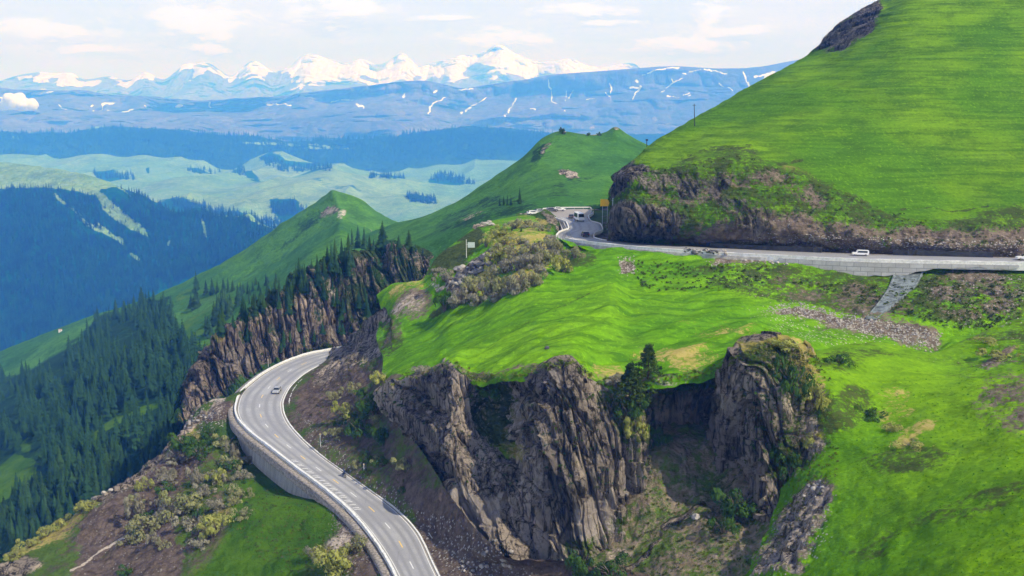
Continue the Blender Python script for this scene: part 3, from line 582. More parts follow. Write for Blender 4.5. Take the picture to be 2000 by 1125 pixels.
bankpoly = [(1180, 480), (1180, 380), (1215, 330), (1250, 318), (1300, 325), (1340, 300), (1440, 288), (1470, 288), (1500, 320), (1560, 330), (1600, 352), (1680, 378), (1730, 410), (1800, 425), (1860, 422), (1930, 400), (2100, 385), (2800, 380), (2800, 560), (1180, 560)]
patch('hillside', [[(a + (60 if i == 0 else 25), b + 60, c * 1.2) for i, (a, b, c) in enumerate(h0)], h0, h1, h2, h3, h4, h5, h6, h7, [(a, b + 12, c * .97) for a, b, c in h7]], 760, 520, M_hill,
      {'dark': [('p', bankpoly, 14, .55), ('l', [(1345, 303), (1390, 292), (1465, 288)], 3.5, .6), ('l', [(1470, 312), (1520, 322), (1565, 318)], 3, .6), ('e', 1420, 345, 60, 22, 10, .5), ('l', [(1760, 408), (1800, 402), (1850, 410), (1930, 396)], 3, .6), ('e', 1700, 20, 30, 16, -50, .6), ('l', [(1200, 150), (1300, 240)], 2)],
       'rock': [('p', [(1188, 392), (1200, 345), (1235, 322), (1265, 322), (1260, 345), (1215, 375)], 14, .95), ('p', [(1186, 400), (1240, 385), (1250, 395), (1300, 405), (1340, 420), (1320, 465), (1186, 480)], 15, .95), ('e', 1345, 365, 26, 22, 20, .8), ('e', 1415, 355, 14, 10, -30, .6), ('e', 1395, 368, 12, 16, 10, .7),
                ('p', [(1586, 100), (1610, 68), (1680, 20), (1718, 0), (1725, 20), (1700, 60), (1640, 95), (1600, 92)], 12, .95), ('e', 1455, 405, 70, 16, 14, .5), ('e', 1350, 350, 80, 22, 0, .42), ('e', 1280, 350, 40, 20, 0, .42), ('e', 1470, 440, 50, 28, 20, .55)],
       'dirt': [('p', [(1210, 465), (1330, 455), (1440, 415), (1540, 410), (1700, 440), (1880, 450), (2100, 430), (2800, 420), (2800, 540), (1190, 540)], 24, .78), ('e', 1470, 430, 60, 24, 12, .7), ('e', 1560, 370, 90, 20, 30, .46), ('e', 1330, 370, 90, 34, 10, .5), ('e', 1460, 350, 70, 20, 10, .47)],
       'dry': [('e', 1560, 345, 50, 12, 30, .4), ('e', 1290, 400, 30, 6, 20, .6), ('e', 1230, 350, 30, 8, -35, .4), ('e', 1440, 460, 22, 4, -35, .5)],
       'stones': [('p', [(1400, 480), (1500, 455), (1900, 470), (2100, 460), (2800, 500), (1400, 500)], 21, .7), ('e', 1500, 440, 60, 18, 0, .5)]}, hill_disp, warp=11, blur=4)

# ------------------------------------------------------------------ ground at the far bend
bx = [1030, 1045, 1060, 1080, 1120, 1160, 1200, 1240]
patch('bend_ground', [[(x, y, Dz(x, y, z)) for x in bx] for y, z in ((409, -38.9), (415, -38.9), (425, -38.9), (440, -38.9), (455, -38.9), (470, -38.95), (480, -39.6))], 90, 90, M_bank, {'dark': [('c', .35)], 'dirt': [('e', 1180, 455, 24, 30, 0, .6)], 'rock': [('e', 1185, 440, 20, 30, 0, .4)]}, lambda W, N, X, Y, A: up(-.25 * vn(W * .4, 9)))
mb = [[(1010, 418, 352), (1040, 416, 346), (1064, 410, 340), (1085, 425, 330), (1098, 440, 322), (1104, 452, 316)],
      [(1008, 420, 340), (1038, 421, 334), (1064, 417, 326), (1084, 427, 316), (1094, 441, 309), (1098, 455, 302)],
      [(1006, 432, 325), (1036, 436, 315), (1060, 434, 308), (1078, 442, 300), (1088, 452, 296), (1092, 460, 292)],
      [(1000, 452, 312), (1030, 456, 300), (1055, 458, 294), (1070, 462, 290), (1080, 466, 286), (1086, 468, 284)]]
patch('bend_mound', [back(mb[0], 14, 1.03)] + mb, 120, 90, M_bank, {'dry': [('e', 1040, 432, 40, 8, 0, .6)], 'rock': [('e', 1075, 424, 22, 8, 35, .7), ('e', 1092, 448, 8, 14, 0, .6)], 'lush': [('e', 1060, 448, 30, 10, 0, .6)]}, lambda W, N, X, Y, A: nd(N, fbm(W / 3., 4, 77) * .7), warp=4)

# ------------------------------------------------------------------ promontory meadow
def on(z): return lambda a, b: Dz(a, b, z)
c = [
 [(735, 575, 300), (745, 612, 290), (735, 655, 268), (748, 702, 242), (742, 750, 225)],
 [(775, 552, 297), (780, 600, 280), (780, 650, 260), (790, 690, 238), (795, 738, 215)],
 [(820, 548, 292), (830, 590, 275), (835, 640, 254), (845, 680, 230), (850, 724, 206)],
 [(850, 505, 300), (875, 560, 272), (880, 610, 252), (885, 660, 226), (892, 716, 198)],
 [(905, 460, 315), (925, 530, 272), (935, 590, 246), (935, 655, 218), (930, 740, 190)],
 [(950, 434, 328), (970, 490, 275), (990, 560, 243), (990, 640, 214), (985, 738, 184)],
 [(1032, 420, 340), (1040, 470, 275), (1060, 530, 245), (1060, 620, 213), (1045, 722, 179)],
 [(1082, 450, 292), (1100, 490, 262), (1130, 545, 238), (1125, 620, 210), (1112, 707, 177)],
 [(1090, 472, 270), (1160, 500, 254), (1190, 540, 236), (1180, 620, 208), (1165, 744, 176)],
 [(1180, 488, 256), (1210, 510, 248), (1240, 580, 226), (1240, 650, 202), (1235, 756, 174)],
 [(1300, 499, 248), (1310, 530, 240), (1320, 594, 222), (1310, 650, 200), (1300, 742, 172)],
 [(1420, 508, 242), (1420, 545, 233), (1410, 605, 217), (1400, 650, 197), (1380, 730, 171)],
 [(1520, 530, 236), (1500, 580, 224), (1490, 612, 213), (1475, 640, 197), (1445, 700, 172)],
 [(1600, 540, 234), (1590, 600, 216), (1570, 632, 207), (1540, 650, 194), (1515, 672, 176)],
 [(1700, 540, 234), (1720, 610, 210), (1660, 645, 203), (1625, 672, 193), (1600, 710, 183)],
 [(1800, 538, 233), (1850, 620, 204), (1750, 662, 201), (1710, 700, 194), (1670, 760, 182)],
 [(1920, 530, 232), (1900, 600, 209), (1830, 682, 198), (1800, 720, 190), (1760, 800, 176)],
 [(2050, 530, 232), (2040, 590, 212), (2030, 640, 206), (2030, 700, 192), (2030, 790, 172)],
 [(2700, 548, 236), (2700, 590, 216), (2700, 640, 206), (2700, 700, 195), (2700, 790, 175)]]
rowsC = [[col[k] for col in c] for k in range(5)]
top_b = [(a, b + 14, d * 1.07) for a, b, d in rowsC[0]]
for i in range(7, len(top_b)): a, b, d = rowsC[0][i]; top_b[i] = (a, b - (2 if i < 12 else 17), d * 1.014)
lip = [(a, b + 14, d * .995) for a, b, d in rowsC[-1]]
LIPD = [('l', [(p_[0], p_[1] - 6) for p_ in rowsC[-1][:15]], 7, .48)]
def prom_disp(W, N, X, Y, A):
    a = math.radians(38); u = W[..., 0] * math.cos(a) + W[..., 1] * math.sin(a); v = -W[..., 0] * math.sin(a) + W[..., 1] * math.cos(a)
    rill = (vn(np.stack([u * .035, v * .33, W[..., 2] * .02], -1), 90) - .5) * 1.5 + (vn(np.stack([u * .1, v * .9, W[..., 2] * .02], -1), 93) - .5) * .5
    gr = 1 - np.clip(A['dirt'] + A['rock'] + A['dark'], 0, 1)
    d = fbm(W / 22., 3, 91) * 1.1 + rill * gr + (A['dirt'] + A['dark']) * fbm(W / 2.5, 4, 92) * .8 + A['rock'] * (fbm(W / 2.2, 4, 94) * 2.4 + .6)
    keep = sstep(Y - np.interp(X, [800, 1080, 1500, 2000], [400, 455, 500, 525]), 0, 22)
    return up(d * keep)
patch('promontory', [top_b] + rowsC + [lip], 640, 420, M_prom,
      {'dark': [('p', [(1380, 512), (1500, 512), (2060, 520), (2060, 650), (1860, 650), (1640, 600), (1480, 592), (1400, 560)], 20, .55), ('e', 1500, 560, 130, 22, 8, .55), ('e', 1400, 525, 70, 14, 5, .45), ('e', 1680, 580, 120, 40, 8, .62), ('e', 1880, 580, 120, 70, 0, .66), ('p', [(850, 500), (935, 440), (950, 470), (900, 520), (830, 540)], 14, .9), ('e', 760, 660, 30, 60, 20, .55), ('e', 860, 605, 30, 10, -30, .8), ('e', 1120, 590, 120, 5, -24, .45), ('e', 920, 738, 60, 10, 0, .7), ('e', 1130, 505, 36, 22, 0, .6), ('e', 1550, 640, 60, 9, 5, .35), ('e', 1620, 650, 60, 10, 15, .3)],
       'dirt': [('p', [(1490, 600), (1560, 590), (1640, 612), (1760, 625), (1840, 650), (1830, 684), (1760, 672), (1680, 645), (1580, 622)], 19, .95), ('e', 1222, 518, 18, 20, 40, .85), ('e', 805, 595, 46, 34, -25, .62), ('e', 770, 640, 22, 24, 0, .6), ('p', [(1040, 400), (1110, 420), (1100, 450), (1050, 445)], 17, .4), ('e', 870, 560, 22, 8, 0, .6), ('e', 1440, 512, 60, 7, 5, .7), ('e', 1700, 590, 110, 36, 8, .45), ('e', 1900, 580, 110, 60, 0, .5), ('e', 1560, 560, 80, 24, 10, .4)] + LIPD,
       'pale': [('e', 800, 600, 40, 24, -25, .42), ('e', 860, 558, 22, 7, 0, .5), ('e', 1310, 748, 60, 6, 0, .4)],
       'stones': [('e', 1650, 640, 200, 40, 12, .95), ('e', 1222, 518, 22, 24, 40, .9), ('e', 1500, 570, 80, 30, 20, .4), ('e', 1900, 570, 140, 90, 0, .4), ('e', 1440, 512, 70, 9, 5, .8)],
       'rock': [('e', 940, 440, 24, 7, 10, .9), ('e', 925, 520, 70, 16, -32, .9), ('e', 885, 555, 20, 24, 20, .8), ('e', 880, 712, 14, 12, 0, .7), ('e', 1110, 712, 40, 8, 0, .5)],
       'dry': [('p', [(940, 440), (1035, 415), (1080, 445), (1100, 480), (1060, 560), (930, 590), (880, 590), (900, 540), (960, 500)], 24, .55), ('e', 1180, 730, 50, 22, 0, .5), ('e', 1350, 700, 70, 26, 0, .5), ('e', 1400, 640, 110, 18, 4, .36), ('e', 1280, 690, 50, 30, 0, .42), ('e', 800, 570, 46, 24, -20, .5), ('e', 1540, 668, 60, 16, 5, .6)]}, prom_disp, warp=12, blur=5)

# ------------------------------------------------------------------ main cliff
top = [(728, 775, 222), (760, 744, 216), (800, 738, 210), (850, 722, 202), (880, 712, 196), (905, 728, 192), (935, 742, 190), (985, 738, 185), (1035, 730, 180), (1070, 712, 177), (1112, 705, 175), (1160, 742, 175), (1210, 758, 175), (1260, 752, 175), (1310, 742, 177), (1360, 735, 179), (1410, 730, 181), (1432, 705, 176), (1445, 668, 169), (1485, 654, 167), (1530, 658, 166), (1570, 672, 172), (1605, 700, 188), (1640, 740, 198)]
mid1 = [(730, 800, 219), (765, 790, 212), (805, 790, 204), (852, 790, 195), (882, 790, 189), (908, 795, 190), (938, 800, 192), (988, 800, 186), (1037, 800, 174), (1072, 790, 170), (1114, 790, 169), (1160, 800, 170), (1210, 810, 170), (1260, 805, 173), (1310, 795, 182), (1360, 790, 184), (1410, 790, 180), (1430, 780, 168), (1450, 760, 163), (1490, 750, 160), (1532, 755, 160), (1570, 760, 167), (1605, 770, 184), (1640, 790, 195)]
mid2 = [(735, 840, 217), (775, 850, 208), (812, 870, 198), (855, 890, 187), (885, 900, 180), (910, 900, 181), (945, 900, 180), (990, 900, 177), (1040, 900, 169), (1076, 900, 166), (1118, 900, 165), (1162, 895, 165), (1212, 890, 166), (1262, 870, 170), (1312, 850, 183), (1362, 845, 186), (1408, 845, 182), (1430, 850, 166), (1455, 850, 160), (1495, 850, 157), (1534, 850, 157), (1568, 850, 163), (1600, 850, 178), (1635, 850, 190)]
mid3 = [(740, 880, 216), (785, 900, 205), (825, 940, 193), (862, 985, 181), (892, 1010, 174), (915, 1015, 173), (950, 1015, 171), (995, 1015, 169), (1045, 1010, 165), (1080, 1000, 163), (1122, 1000, 162), (1165, 990, 162), (1212, 970, 164), (1262, 940, 168), (1312, 900, 183), (1362, 890, 186), (1406, 890, 182), (1438, 910, 165), (1465, 920, 158), (1498, 940, 153), (1530, 945, 153), (1565, 920, 159), (1600, 910, 172), (1632, 900, 184)]
bot = [(745, 930, 214), (795, 970, 202), (840, 1030, 188), (875, 1080, 176), (900, 1120, 168), (925, 1140, 165), (955, 1150, 163), (1000, 1140, 162), (1050, 1130, 160), (1085, 1125, 159), (1127, 1120, 158), (1170, 1110, 158), (1212, 1080, 161), (1262, 1020, 166), (1312, 950, 182), (1362, 940, 184), (1406, 950, 181), (1445, 980, 163), (1470, 1000, 155), (1500, 1020, 150), (1530, 1010, 150), (1562, 980, 154), (1600, 960, 159), (1630, 950, 164)]
topb = [(a, b - 1, d * 1.03) for a, b, d in top]
def cliff_disp(W, N, X, Y, A):
    A['rock'] = np.clip(1 - .95 * np.maximum(A['dark'], np.maximum(A['dry'], A['dirt'])), 0, 1)
    t = np.interp(X, [p[0] for p in top], [p[1] for p in top]); k = sstep(Y, t - 4, t + 30) * .85 + .15
    d = rockdisp(W, .9, 100) * k
    Nh = N.copy(); Nh[..., 2] *= .2
    return nd(Nh, d) + up(fbm(W * .25, 3, 101) * 1.4 + (worley(np.stack([W[..., 0] * .22, W[..., 1] * .1], -1), 55)[1] - .5) * 1.1 * sstep(Y, t + 60, t))
patch('main_cliff', [topb, top, mid1, mid2, mid3, bot], 1000, 460, M_cliff,
      {'rock': [('c', 1.0)],
       'pale': [('e', 900, 1000, 44, 60, 0, .8), ('e', 1160, 1010, 44, 44, 0, .75), ('e', 1000, 800, 24, 40, 0, .5), ('p', [(862, 955), (905, 950), (940, 975), (985, 960), (975, 1030), (950, 1090), (925, 1070), (900, 1030), (865, 1020)], 17, 1.), ('p', [(1115, 985), (1195, 975), (1200, 1040), (1160, 1060), (1120, 1040)], 17, .75), ('e', 1220, 930, 40, 45, 0, .5), ('e', 1075, 745, 24, 22, 0, .5), ('e', 870, 780, 20, 50, 25, .42), ('e', 1375, 790, 18, 36, 0, .45), ('e', 1450, 850, 20, 90, -12, .42), ('e', 930, 890, 40, 60, 0, .4), ('e', 1040, 960, 26, 60, 0, .38), ('e', 1450, 900, 24, 24, 0, .5)],
       'dark': [('p', [(1500, 690), (1560, 690), (1590, 960), (1530, 960)], 16, .5), ('p', [(915, 745), (990, 745), (1000, 870), (950, 870), (915, 830)], 17, .8), ('p', [(1160, 745), (1290, 760), (1300, 880), (1250, 900), (1200, 850), (1160, 790)], 21, .6), ('e', 1540, 900, 60, 60, 0, .62), ('p', [(1460, 660), (1560, 665), (1540, 740), (1500, 760), (1460, 700)], 17, .6), ('e', 1290, 900, 40, 50, 0, .6), ('e', 1550, 740, 40, 40, 0, .5), ('e', 740, 820, 24, 60, 0, .5), ('e', 1350, 740, 60, 20, 0, .6)],
       'dry': [('p', [(1530, 660), (1640, 660), (1650, 960), (1590, 960), (1560, 850), (1540, 760)], 16, .7), ('e', 990, 880, 36, 22, 30, .6), ('e', 1250, 830, 36, 36, 30, .55), ('e', 1580, 740, 40, 60, 0, .6), ('e', 1590, 840, 26, 30, 0, .62), ('e', 1520, 672, 90, 18, 0, .8), ('e', 1400, 745, 30, 8, 0, .5)],
       'dirt': [('p', [(1080, 1060), (1260, 980), (1330, 960), (1330, 1200), (1000, 1200)], 27, .5)]}, cliff_disp, warp=9, smooth=False)

# ------------------------------------------------------------------ earth bank between lower road and cliff
g = [
 [(646, 683, -82), (668, 676, -78), (690, 655, -72), (712, 628, -66), (750, 600, -58)],
 [(640, 700, -82), (658, 690, -79), (690, 665, -73), (720, 635, -66), (752, 605, -59)],
 [(625, 712, -82), (650, 705, -79), (690, 680, -74), (725, 650, -68), (758, 620, -60)],
 [(585, 738, -82), (620, 728, -80), (670, 710, -75), (718, 685, -69), (765, 660, -62)],
 [(558, 768, -82.1), (600, 762, -80), (655, 745, -76), (710, 730, -70), (765, 710, -64)],
 [(552, 800, -82.1), (595, 800, -80), (650, 785, -76.5), (710, 768, -71), (770, 745, -66)],
 [(562, 825, -82.1), (610, 830, -80), (665, 822, -77), (720, 810, -73), (790, 800, -68)],
 [(585, 854, -82.1), (640, 862, -80), (700, 860, -77.5), (750, 860, -75), (815, 860, -71)],
 [(625, 890, -82.1), (690, 905, -80), (745, 915, -78), (800, 920, -76), (850, 920, -73)],
 [(672, 924, -82.1), (740, 948, -80.5), (790, 960, -79), (835, 975, -77), (890, 980, -74)],
 [(728, 962, -82.1), (790, 988, -80.5), (835, 1010, -79.5), (880, 1030, -78), (940, 1040, -75)],
 [(780, 1000, -82.1), (840, 1030, -81), (885, 1060, -80), (930, 1085, -79), (1000, 1090, -75)],
 [(822, 1046, -82.1), (880, 1080, -81), (930, 1105, -80), (990, 1110, -79), (1100, 1100, -76)],
 [(852, 1104, -82.1), (930, 1135, -81), (1000, 1140, -80), (1080, 1130, -79), (1180, 1110, -76)],
 [(880, 1170, -82.1), (980, 1200, -81), (1080, 1200, -80), (1180, 1180, -79), (1300, 1130, -76)],
 [(915, 1280, -82.1), (1050, 1300, -81), (1180, 1300, -80), (1300, 1280, -79), (1400, 1200, -76)]]
rowsG = [[(q[k][0], q[k][1], Dz(*q[k])) for q in g] for k in range(5)]
def bank_disp(W, N, X, Y, A):
    d = fbm(W / 9., 4, 110) * 1.6 + fbm(W / 1.6, 3, 111) * .35 + A['rock'] * (fbm(z3(W, .35, .1, .35), 4, 112) * 1.8)
    e = np.array(LI); 
    return nd(N, d * A['_in'])
def inmask(X, Y, W, N):
    from_road = np.min(np.hypot(W[..., 0][..., None] - LI[::6, 0], W[..., 1][..., None] - LI[::6, 1]), -1); return sstep(from_road, 1.5, 7)
patch('earth_bank', rowsG, 520, 300, M_bank,
      {'_in': [('f', inmask)], 'dirt': [('c', .55), ('p', [(570, 760), (640, 700), (700, 700), (740, 740), (700, 790), (620, 840), (575, 810)], 27, .9), ('p', [(760, 930), (900, 960), (1200, 1080), (1400, 1200), (900, 1300), (800, 1000)], 27, .9)],
       'rock': [('p', [(640, 690), (700, 640), (745, 590), (760, 620), (745, 700), (700, 720), (650, 720)], 21, .85), ('e', 640, 730, 50, 18, -40, .5)],
       'dark': [('e', 700, 790, 40, 30, -40, .55), ('e', 720, 870, 60, 40, 30, .62), ('e', 760, 800, 30, 50, 0, .62), ('e', 640, 850, 40, 16, 40, .4)],
       'dry': [('e', 680, 800, 20, 16, 0, .75), ('e', 740, 730, 50, 14, -35, .6), ('e', 730, 680, 16, 30, 20, .4), ('e', 655, 775, 14, 14, 0, .5)],
       'stones': [('p', [(580, 800), (900, 1050), (1100, 1150), (900, 1150), (600, 860)], 31, .7), ('e', 900, 1060, 100, 40, 30, .8)]}, bank_disp, warp=9)

# ------------------------------------------------------------------ ravine floor
rf = [
 [(1120, 1010, 172), (1200, 900, 178), (1280, 835, 181), (1350, 820, 184), (1430, 825, 184), (1520, 900, 176), (1600, 900, 170)],
 [(1100, 1060, 168), (1200, 960, 172), (1290, 890, 171), (1360, 870, 174), (1440, 890, 169), (1520, 950, 163), (1600, 950, 160)],
 [(1070, 1110, 162), (1200, 1050, 162), (1300, 970, 166), (1380, 940, 168), (1450, 970, 160), (1520, 1010, 150), (1580, 1010, 148)],
 [(1060, 1160, 156), (1200, 1120, 154), (1310, 1060, 154), (1400, 1040, 153), (1460, 1060, 147), (1510, 1080, 141), (1560, 1080, 138)],
 [(1050, 1300, 140), (1200, 1250, 140), (1320, 1200, 138), (1420, 1180, 136), (1470, 1180, 132), (1510, 1180, 128), (1550, 1180, 124)]]
def rav_disp(W, N, X, Y, A):
    return nd(N, fbm(W / 12., 4, 120) * 2.0 + fbm(W / 2., 3, 121) * .4 + .8 * (ridge(z3(W, .2, .05, .1), 3, 122) - .5))
patch('ravine_floor', rf, 300, 260, terrain_mat('ravine_ground', (.085, .15, .02), (.13, .19, .03), (.06, .10, .02), dirt=((.16, .125, .085), (.32, .26, .19)), bump=1.0),
      {'dark': [('e', 1430, 980, 60, 90, 20, .85), ('e', 1370, 880, 60, 30, 0, .5), ('e', 1130, 1110, 30, 30, 0, .4)], 'dirt': [('c', .5), ('e', 1300, 1010, 60, 16, -35, .45), ('e', 1230, 1060, 70, 20, -40, .4), ('p', [(1000, 1060), (1190, 1000), (1180, 1080), (1000, 1140)], 27, .7)],
       'rock': [('l', [(1300, 1030), (1370, 990)], 5), ('l', [(1230, 1110), (1290, 1050)], 4), ('e', 1200, 1080, 50, 20, 0, .5)]}, rav_disp, warp=12)

# ------------------------------------------------------------------ near right slope
re_ = [
 [(1450, 690, 184), (1520, 670, 186), (1590, 680, 186), (1700, 668, 194), (1820, 690, 192), (1900, 660, 200), (2000, 620, 206), (2150, 590, 210), (2800, 560, 215)],
 [(1500, 760, 172), (1560, 740, 169), (1620, 740, 166), (1710, 740, 172), (1830, 740, 174), (1910, 715, 178), (2000, 690, 180), (2150, 660, 182), (2800, 640, 185)],
 [(1520, 840, 165), (1580, 820, 158), (1640, 820, 155), (1720, 820, 158), (1835, 810, 154), (1915, 790, 154), (2000, 770, 153), (2150, 750, 150), (2800, 730, 148)],
 [(1530, 905, 159), (1590, 890, 153), (1645, 885, 151), (1725, 885, 146), (1838, 880, 139), (1918, 870, 136), (2000, 860, 132), (2150, 840, 128), (2800, 820, 124)],
 [(1520, 965, 152), (1570, 950, 147), (1635, 945, 142), (1725, 950, 134), (1840, 955, 124), (1920, 950, 119), (2000, 945, 115), (2150, 930, 110), (2800, 920, 105)],
 [(1490, 1040, 143), (1550, 1030, 136), (1620, 1025, 130), (1715, 1030, 122), (1840, 1040, 110), (1920, 1040, 105), (2000, 1040, 101), (2150, 1035, 96), (2800, 1030, 90)],
 [(1455, 1125, 134), (1520, 1120, 127), (1600, 1120, 119), (1700, 1125, 110), (1840, 1130, 98), (1920, 1130, 94), (2000, 1130, 90), (2150, 1130, 85), (2800, 1130, 80)],
 [(1420, 1300, 118), (1490, 1300, 110), (1570, 1300, 102), (1680, 1300, 95), (1830, 1300, 84), (1920, 1300, 80), (2000, 1300, 77), (2150, 1300, 73), (2800, 1300, 70)]]
def near_disp(W, N, X, Y, A):
    a = np.clip(A['rock'] + A['dirt'], 0, 1)
    return nd(N, fbm(W / 18., 3, 130) * 1.4 + (vn(z3(W, .08, .3, .9), 131) - .5) * .4 + fbm(W / 1.4, 3, 133) * .16 + a * fbm(W / 2.2, 4, 132) * 1.2)
patch('near_slope', [back(re_[0], 20, 1.05)] + re_, 520, 520, M_near,
      {'rock': [('p', [(1455, 1130), (1490, 1040), (1530, 960), (1560, 950), (1640, 960), (1600, 1030), (1560, 1130)], 34, .62), ('e', 1592, 960, 20, 16, 0, .8), ('p', [(1500, 770), (1560, 740), (1600, 800), (1620, 880), (1560, 950), (1520, 900)], 24, .62)],
       'dirt': [('p', [(1455, 1130), (1490, 1040), (1540, 950), (1600, 940), (1650, 960), (1610, 1020), (1570, 1130)], 27, .7), ('e', 1540, 880, 40, 60, 0, .5), ('e', 1960, 690, 50, 14, -35, .6), ('e', 1990, 780, 100, 90, 0, .42), ('e', 1900, 620, 120, 40, 0, .36)],  # large ellipse at the right edge paints a hazy grey-brown patch into the colour
       'dark': [('e', 1640, 800, 70, 60, -30, .5), ('e', 1560, 880, 60, 60, 0, .62), ('e', 1640, 700, 60, 30, 0, .4), ('p', [(1850, 640), (1960, 600), (2200, 560), (2800, 600), (2800, 800), (2000, 880), (1900, 800), (1840, 720)], 55, .42), ('e', 1770, 900, 110, 30, -8, .5), ('e', 1890, 985, 150, 26, -16, .44), ('e', 1700, 1060, 90, 24, -20, .4), ('e', 1700, 690, 60, 20, 10, .4)],
       'dry': [('e', 1790, 850, 60, 14, -25, .62), ('e', 1580, 760, 36, 60, 0, .6), ('e', 1590, 850, 30, 40, 0, .6), ('e', 1740, 800, 50, 40, -40, .42), ('e', 1970, 685, 40, 12, -30, .62)],
       'stones': [('e', 1560, 1030, 80, 110, 20, .6), ('e', 1900, 680, 120, 80, 0, .3)]}, near_disp, warp=20, blur=6)

# ------------------------------------------------------------------ knoll left of the lower road
kn_s = [(480, 756, -82.6), (440, 775, -83.5), (400, 790, -85), (372, 820, -86.5), (345, 850, -88), (320, 882, -90), (290, 905, -92.5), (240, 945, -95), (190, 975, -97), (100, 1040, -102), (0, 1092, -106), (-120, 1150, -110), (-300, 1260, -116)]
kn_r = [(478, 762, -82.5), (462, 785, -82.5), (457, 810, -83), (470, 850, -85.5), (490, 885, -88), (520, 922, -89.2), (560, 952, -89), (605, 968, -87.5), (650, 985, -83.5), (700, 1036, -82.7), (745, 1110, -82.7), (775, 1180, -82.7), (815, 1280, -82.7)]
rk = [[(a, b, Dz(a, b, z)) for a, b, z in kn_s]]
for t in (.25, .5, .75):
    rk.append([(a0*(1-t)+a1_*t, b0*(1-t)+b1*t, Dz(a0*(1-t)+a1_*t, b0*(1-t)+b1*t, (z0*(1-t)+z1*t) + 1.6 * math.sin(t * math.pi))) for (a0, b0, z0), (a1_, b1, z1) in zip(kn_s, kn_r)])
rk.append([(a, b, Dz(a, b, z)) for a, b, z in kn_r])
def kn_disp(W, N, X, Y, A):
    fr = np.min(np.hypot(W[..., 0][..., None] - LO[::6, 0], W[..., 1][..., None] - LO[::6, 1]), -1)
    return nd(N, (fbm(W / 11., 4, 140) * 2.2 + fbm(W / 1.7, 4, 141) * .35 + A['rock'] * fbm(W / 2.4, 4, 142) * 2.0) * sstep(fr, 1.5, 8))
under = [(p[0] + 8, p[1] + 5, p[2] * .97) for p in rk[-1]]
patch('road_knoll', [[(a - 5, b + 60, d * 1.12) for a, b, d in rk[0]]] + rk, 560, 420, M_bank,
      {'dirt': [('c', .35), ('p', [(140, 1130), (150, 1020), (330, 880), (400, 860), (420, 900), (340, 980), (360, 1130)], 27, .85), ('e', 430, 800, 40, 22, -30, .9), ('p', [(640, 960), (700, 1000), (760, 1120), (700, 1140), (620, 1060)], 24, .75), ('e', 420, 1060, 90, 50, -40, .5)],
       'rock': [('l', [(395, 808), (345, 862), (290, 912), (190, 980)], 9), ('e', 20, 1110, 70, 22, -10, .8), ('l', [(480, 850), (540, 920)], 7)],
       'stones': [('e', 410, 820, 40, 30, 0, .9), ('l', [(390, 815), (345, 862), (290, 912), (190, 980)], 20), ('e', 680, 1060, 60, 80, 40, .6), ('e', 300, 1050, 200, 100, 0, .3)],
       'pale': [('e', 420, 795, 40, 14, -35, .5), ('e', 680, 1060, 40, 50, 40, .5), ('l', [(140, 1118), (180, 1075), (235, 1045)], 2.2)],
       'dark': [('e', 480, 880, 60, 40, 40, .5), ('e', 380, 1000, 60, 40, -30, .5), ('p', [(560, 960), (650, 985), (670, 1040), (590, 1050)], 27, .5)],
       'lush': [('p', [(470, 930), (520, 930), (640, 985), (660, 1030), (600, 1110), (590, 1140), (370, 1140), (440, 1050)], 31, 1.)],
       'dry': [('p', [(0, 1080), (150, 980), (180, 990), (100, 1060), (20, 1110)], 21, .75), ('e', 640, 1060, 40, 50, 0, .7), ('e', 430, 1010, 30, 24, -40, .6), ('e', 370, 850, 30, 20, 0, .5), ('e', 250, 1110, 24, 10, 0, .5)]}, kn_disp, warp=12)

# ------------------------------------------------------------------ cliffs beyond the lower road
ic = [
 [(340, 800, 345), (375, 745, 345), (385, 735, 322), (372, 760, 318), (355, 790, 312), (335, 830, 304)],
 [(400, 730, 350), (420, 665, 345), (425, 655, 332), (415, 705, 326), (405, 765, 314), (395, 820, 298)],
 [(450, 640, 356), (460, 618, 350), (462, 630, 334), (460, 680, 328), (455, 740, 316), (450, 800, 294)],
 [(510, 595, 362), (520, 580, 356), (518, 600, 340), (515, 655, 332), (512, 712, 320), (512, 770, 296)],
 [(565, 560, 368), (570, 552, 362), (572, 570, 348), (575, 630, 339), (578, 692, 330), (580, 750, 302)],
 [(630, 515, 376), (635, 512, 370), (640, 530, 355), (645, 600, 347), (648, 668, 338), (650, 730, 308)],
 [(695, 490, 384), (700, 488, 376), (702, 505, 363), (705, 570, 355), (708, 640, 343), (712, 710, 315)],
 [(765, 478, 392), (770, 477, 384), (772, 490, 370), (775, 545, 360), (780, 605, 347), (785, 690, 320)],
 [(850, 492, 392), (852, 494, 384), (855, 505, 372), (858, 550, 357), (860, 605, 345), (865, 690, 320)]]
rowsI = [[q[k] for q in ic] for k in range(6)]
def ic_disp(W, N, X, Y, A):
    R_ = A['rock'].copy(); A['rock'] = np.clip(A['rock'] - .9 * np.maximum(A['dark'], A['dry']), 0, 1)
    return nd(N, rockdisp(W * .75, 1.35, 150) * (.25 + .75 * R_)) + up(fbm(W / 6., 3, 151) * 1.6)
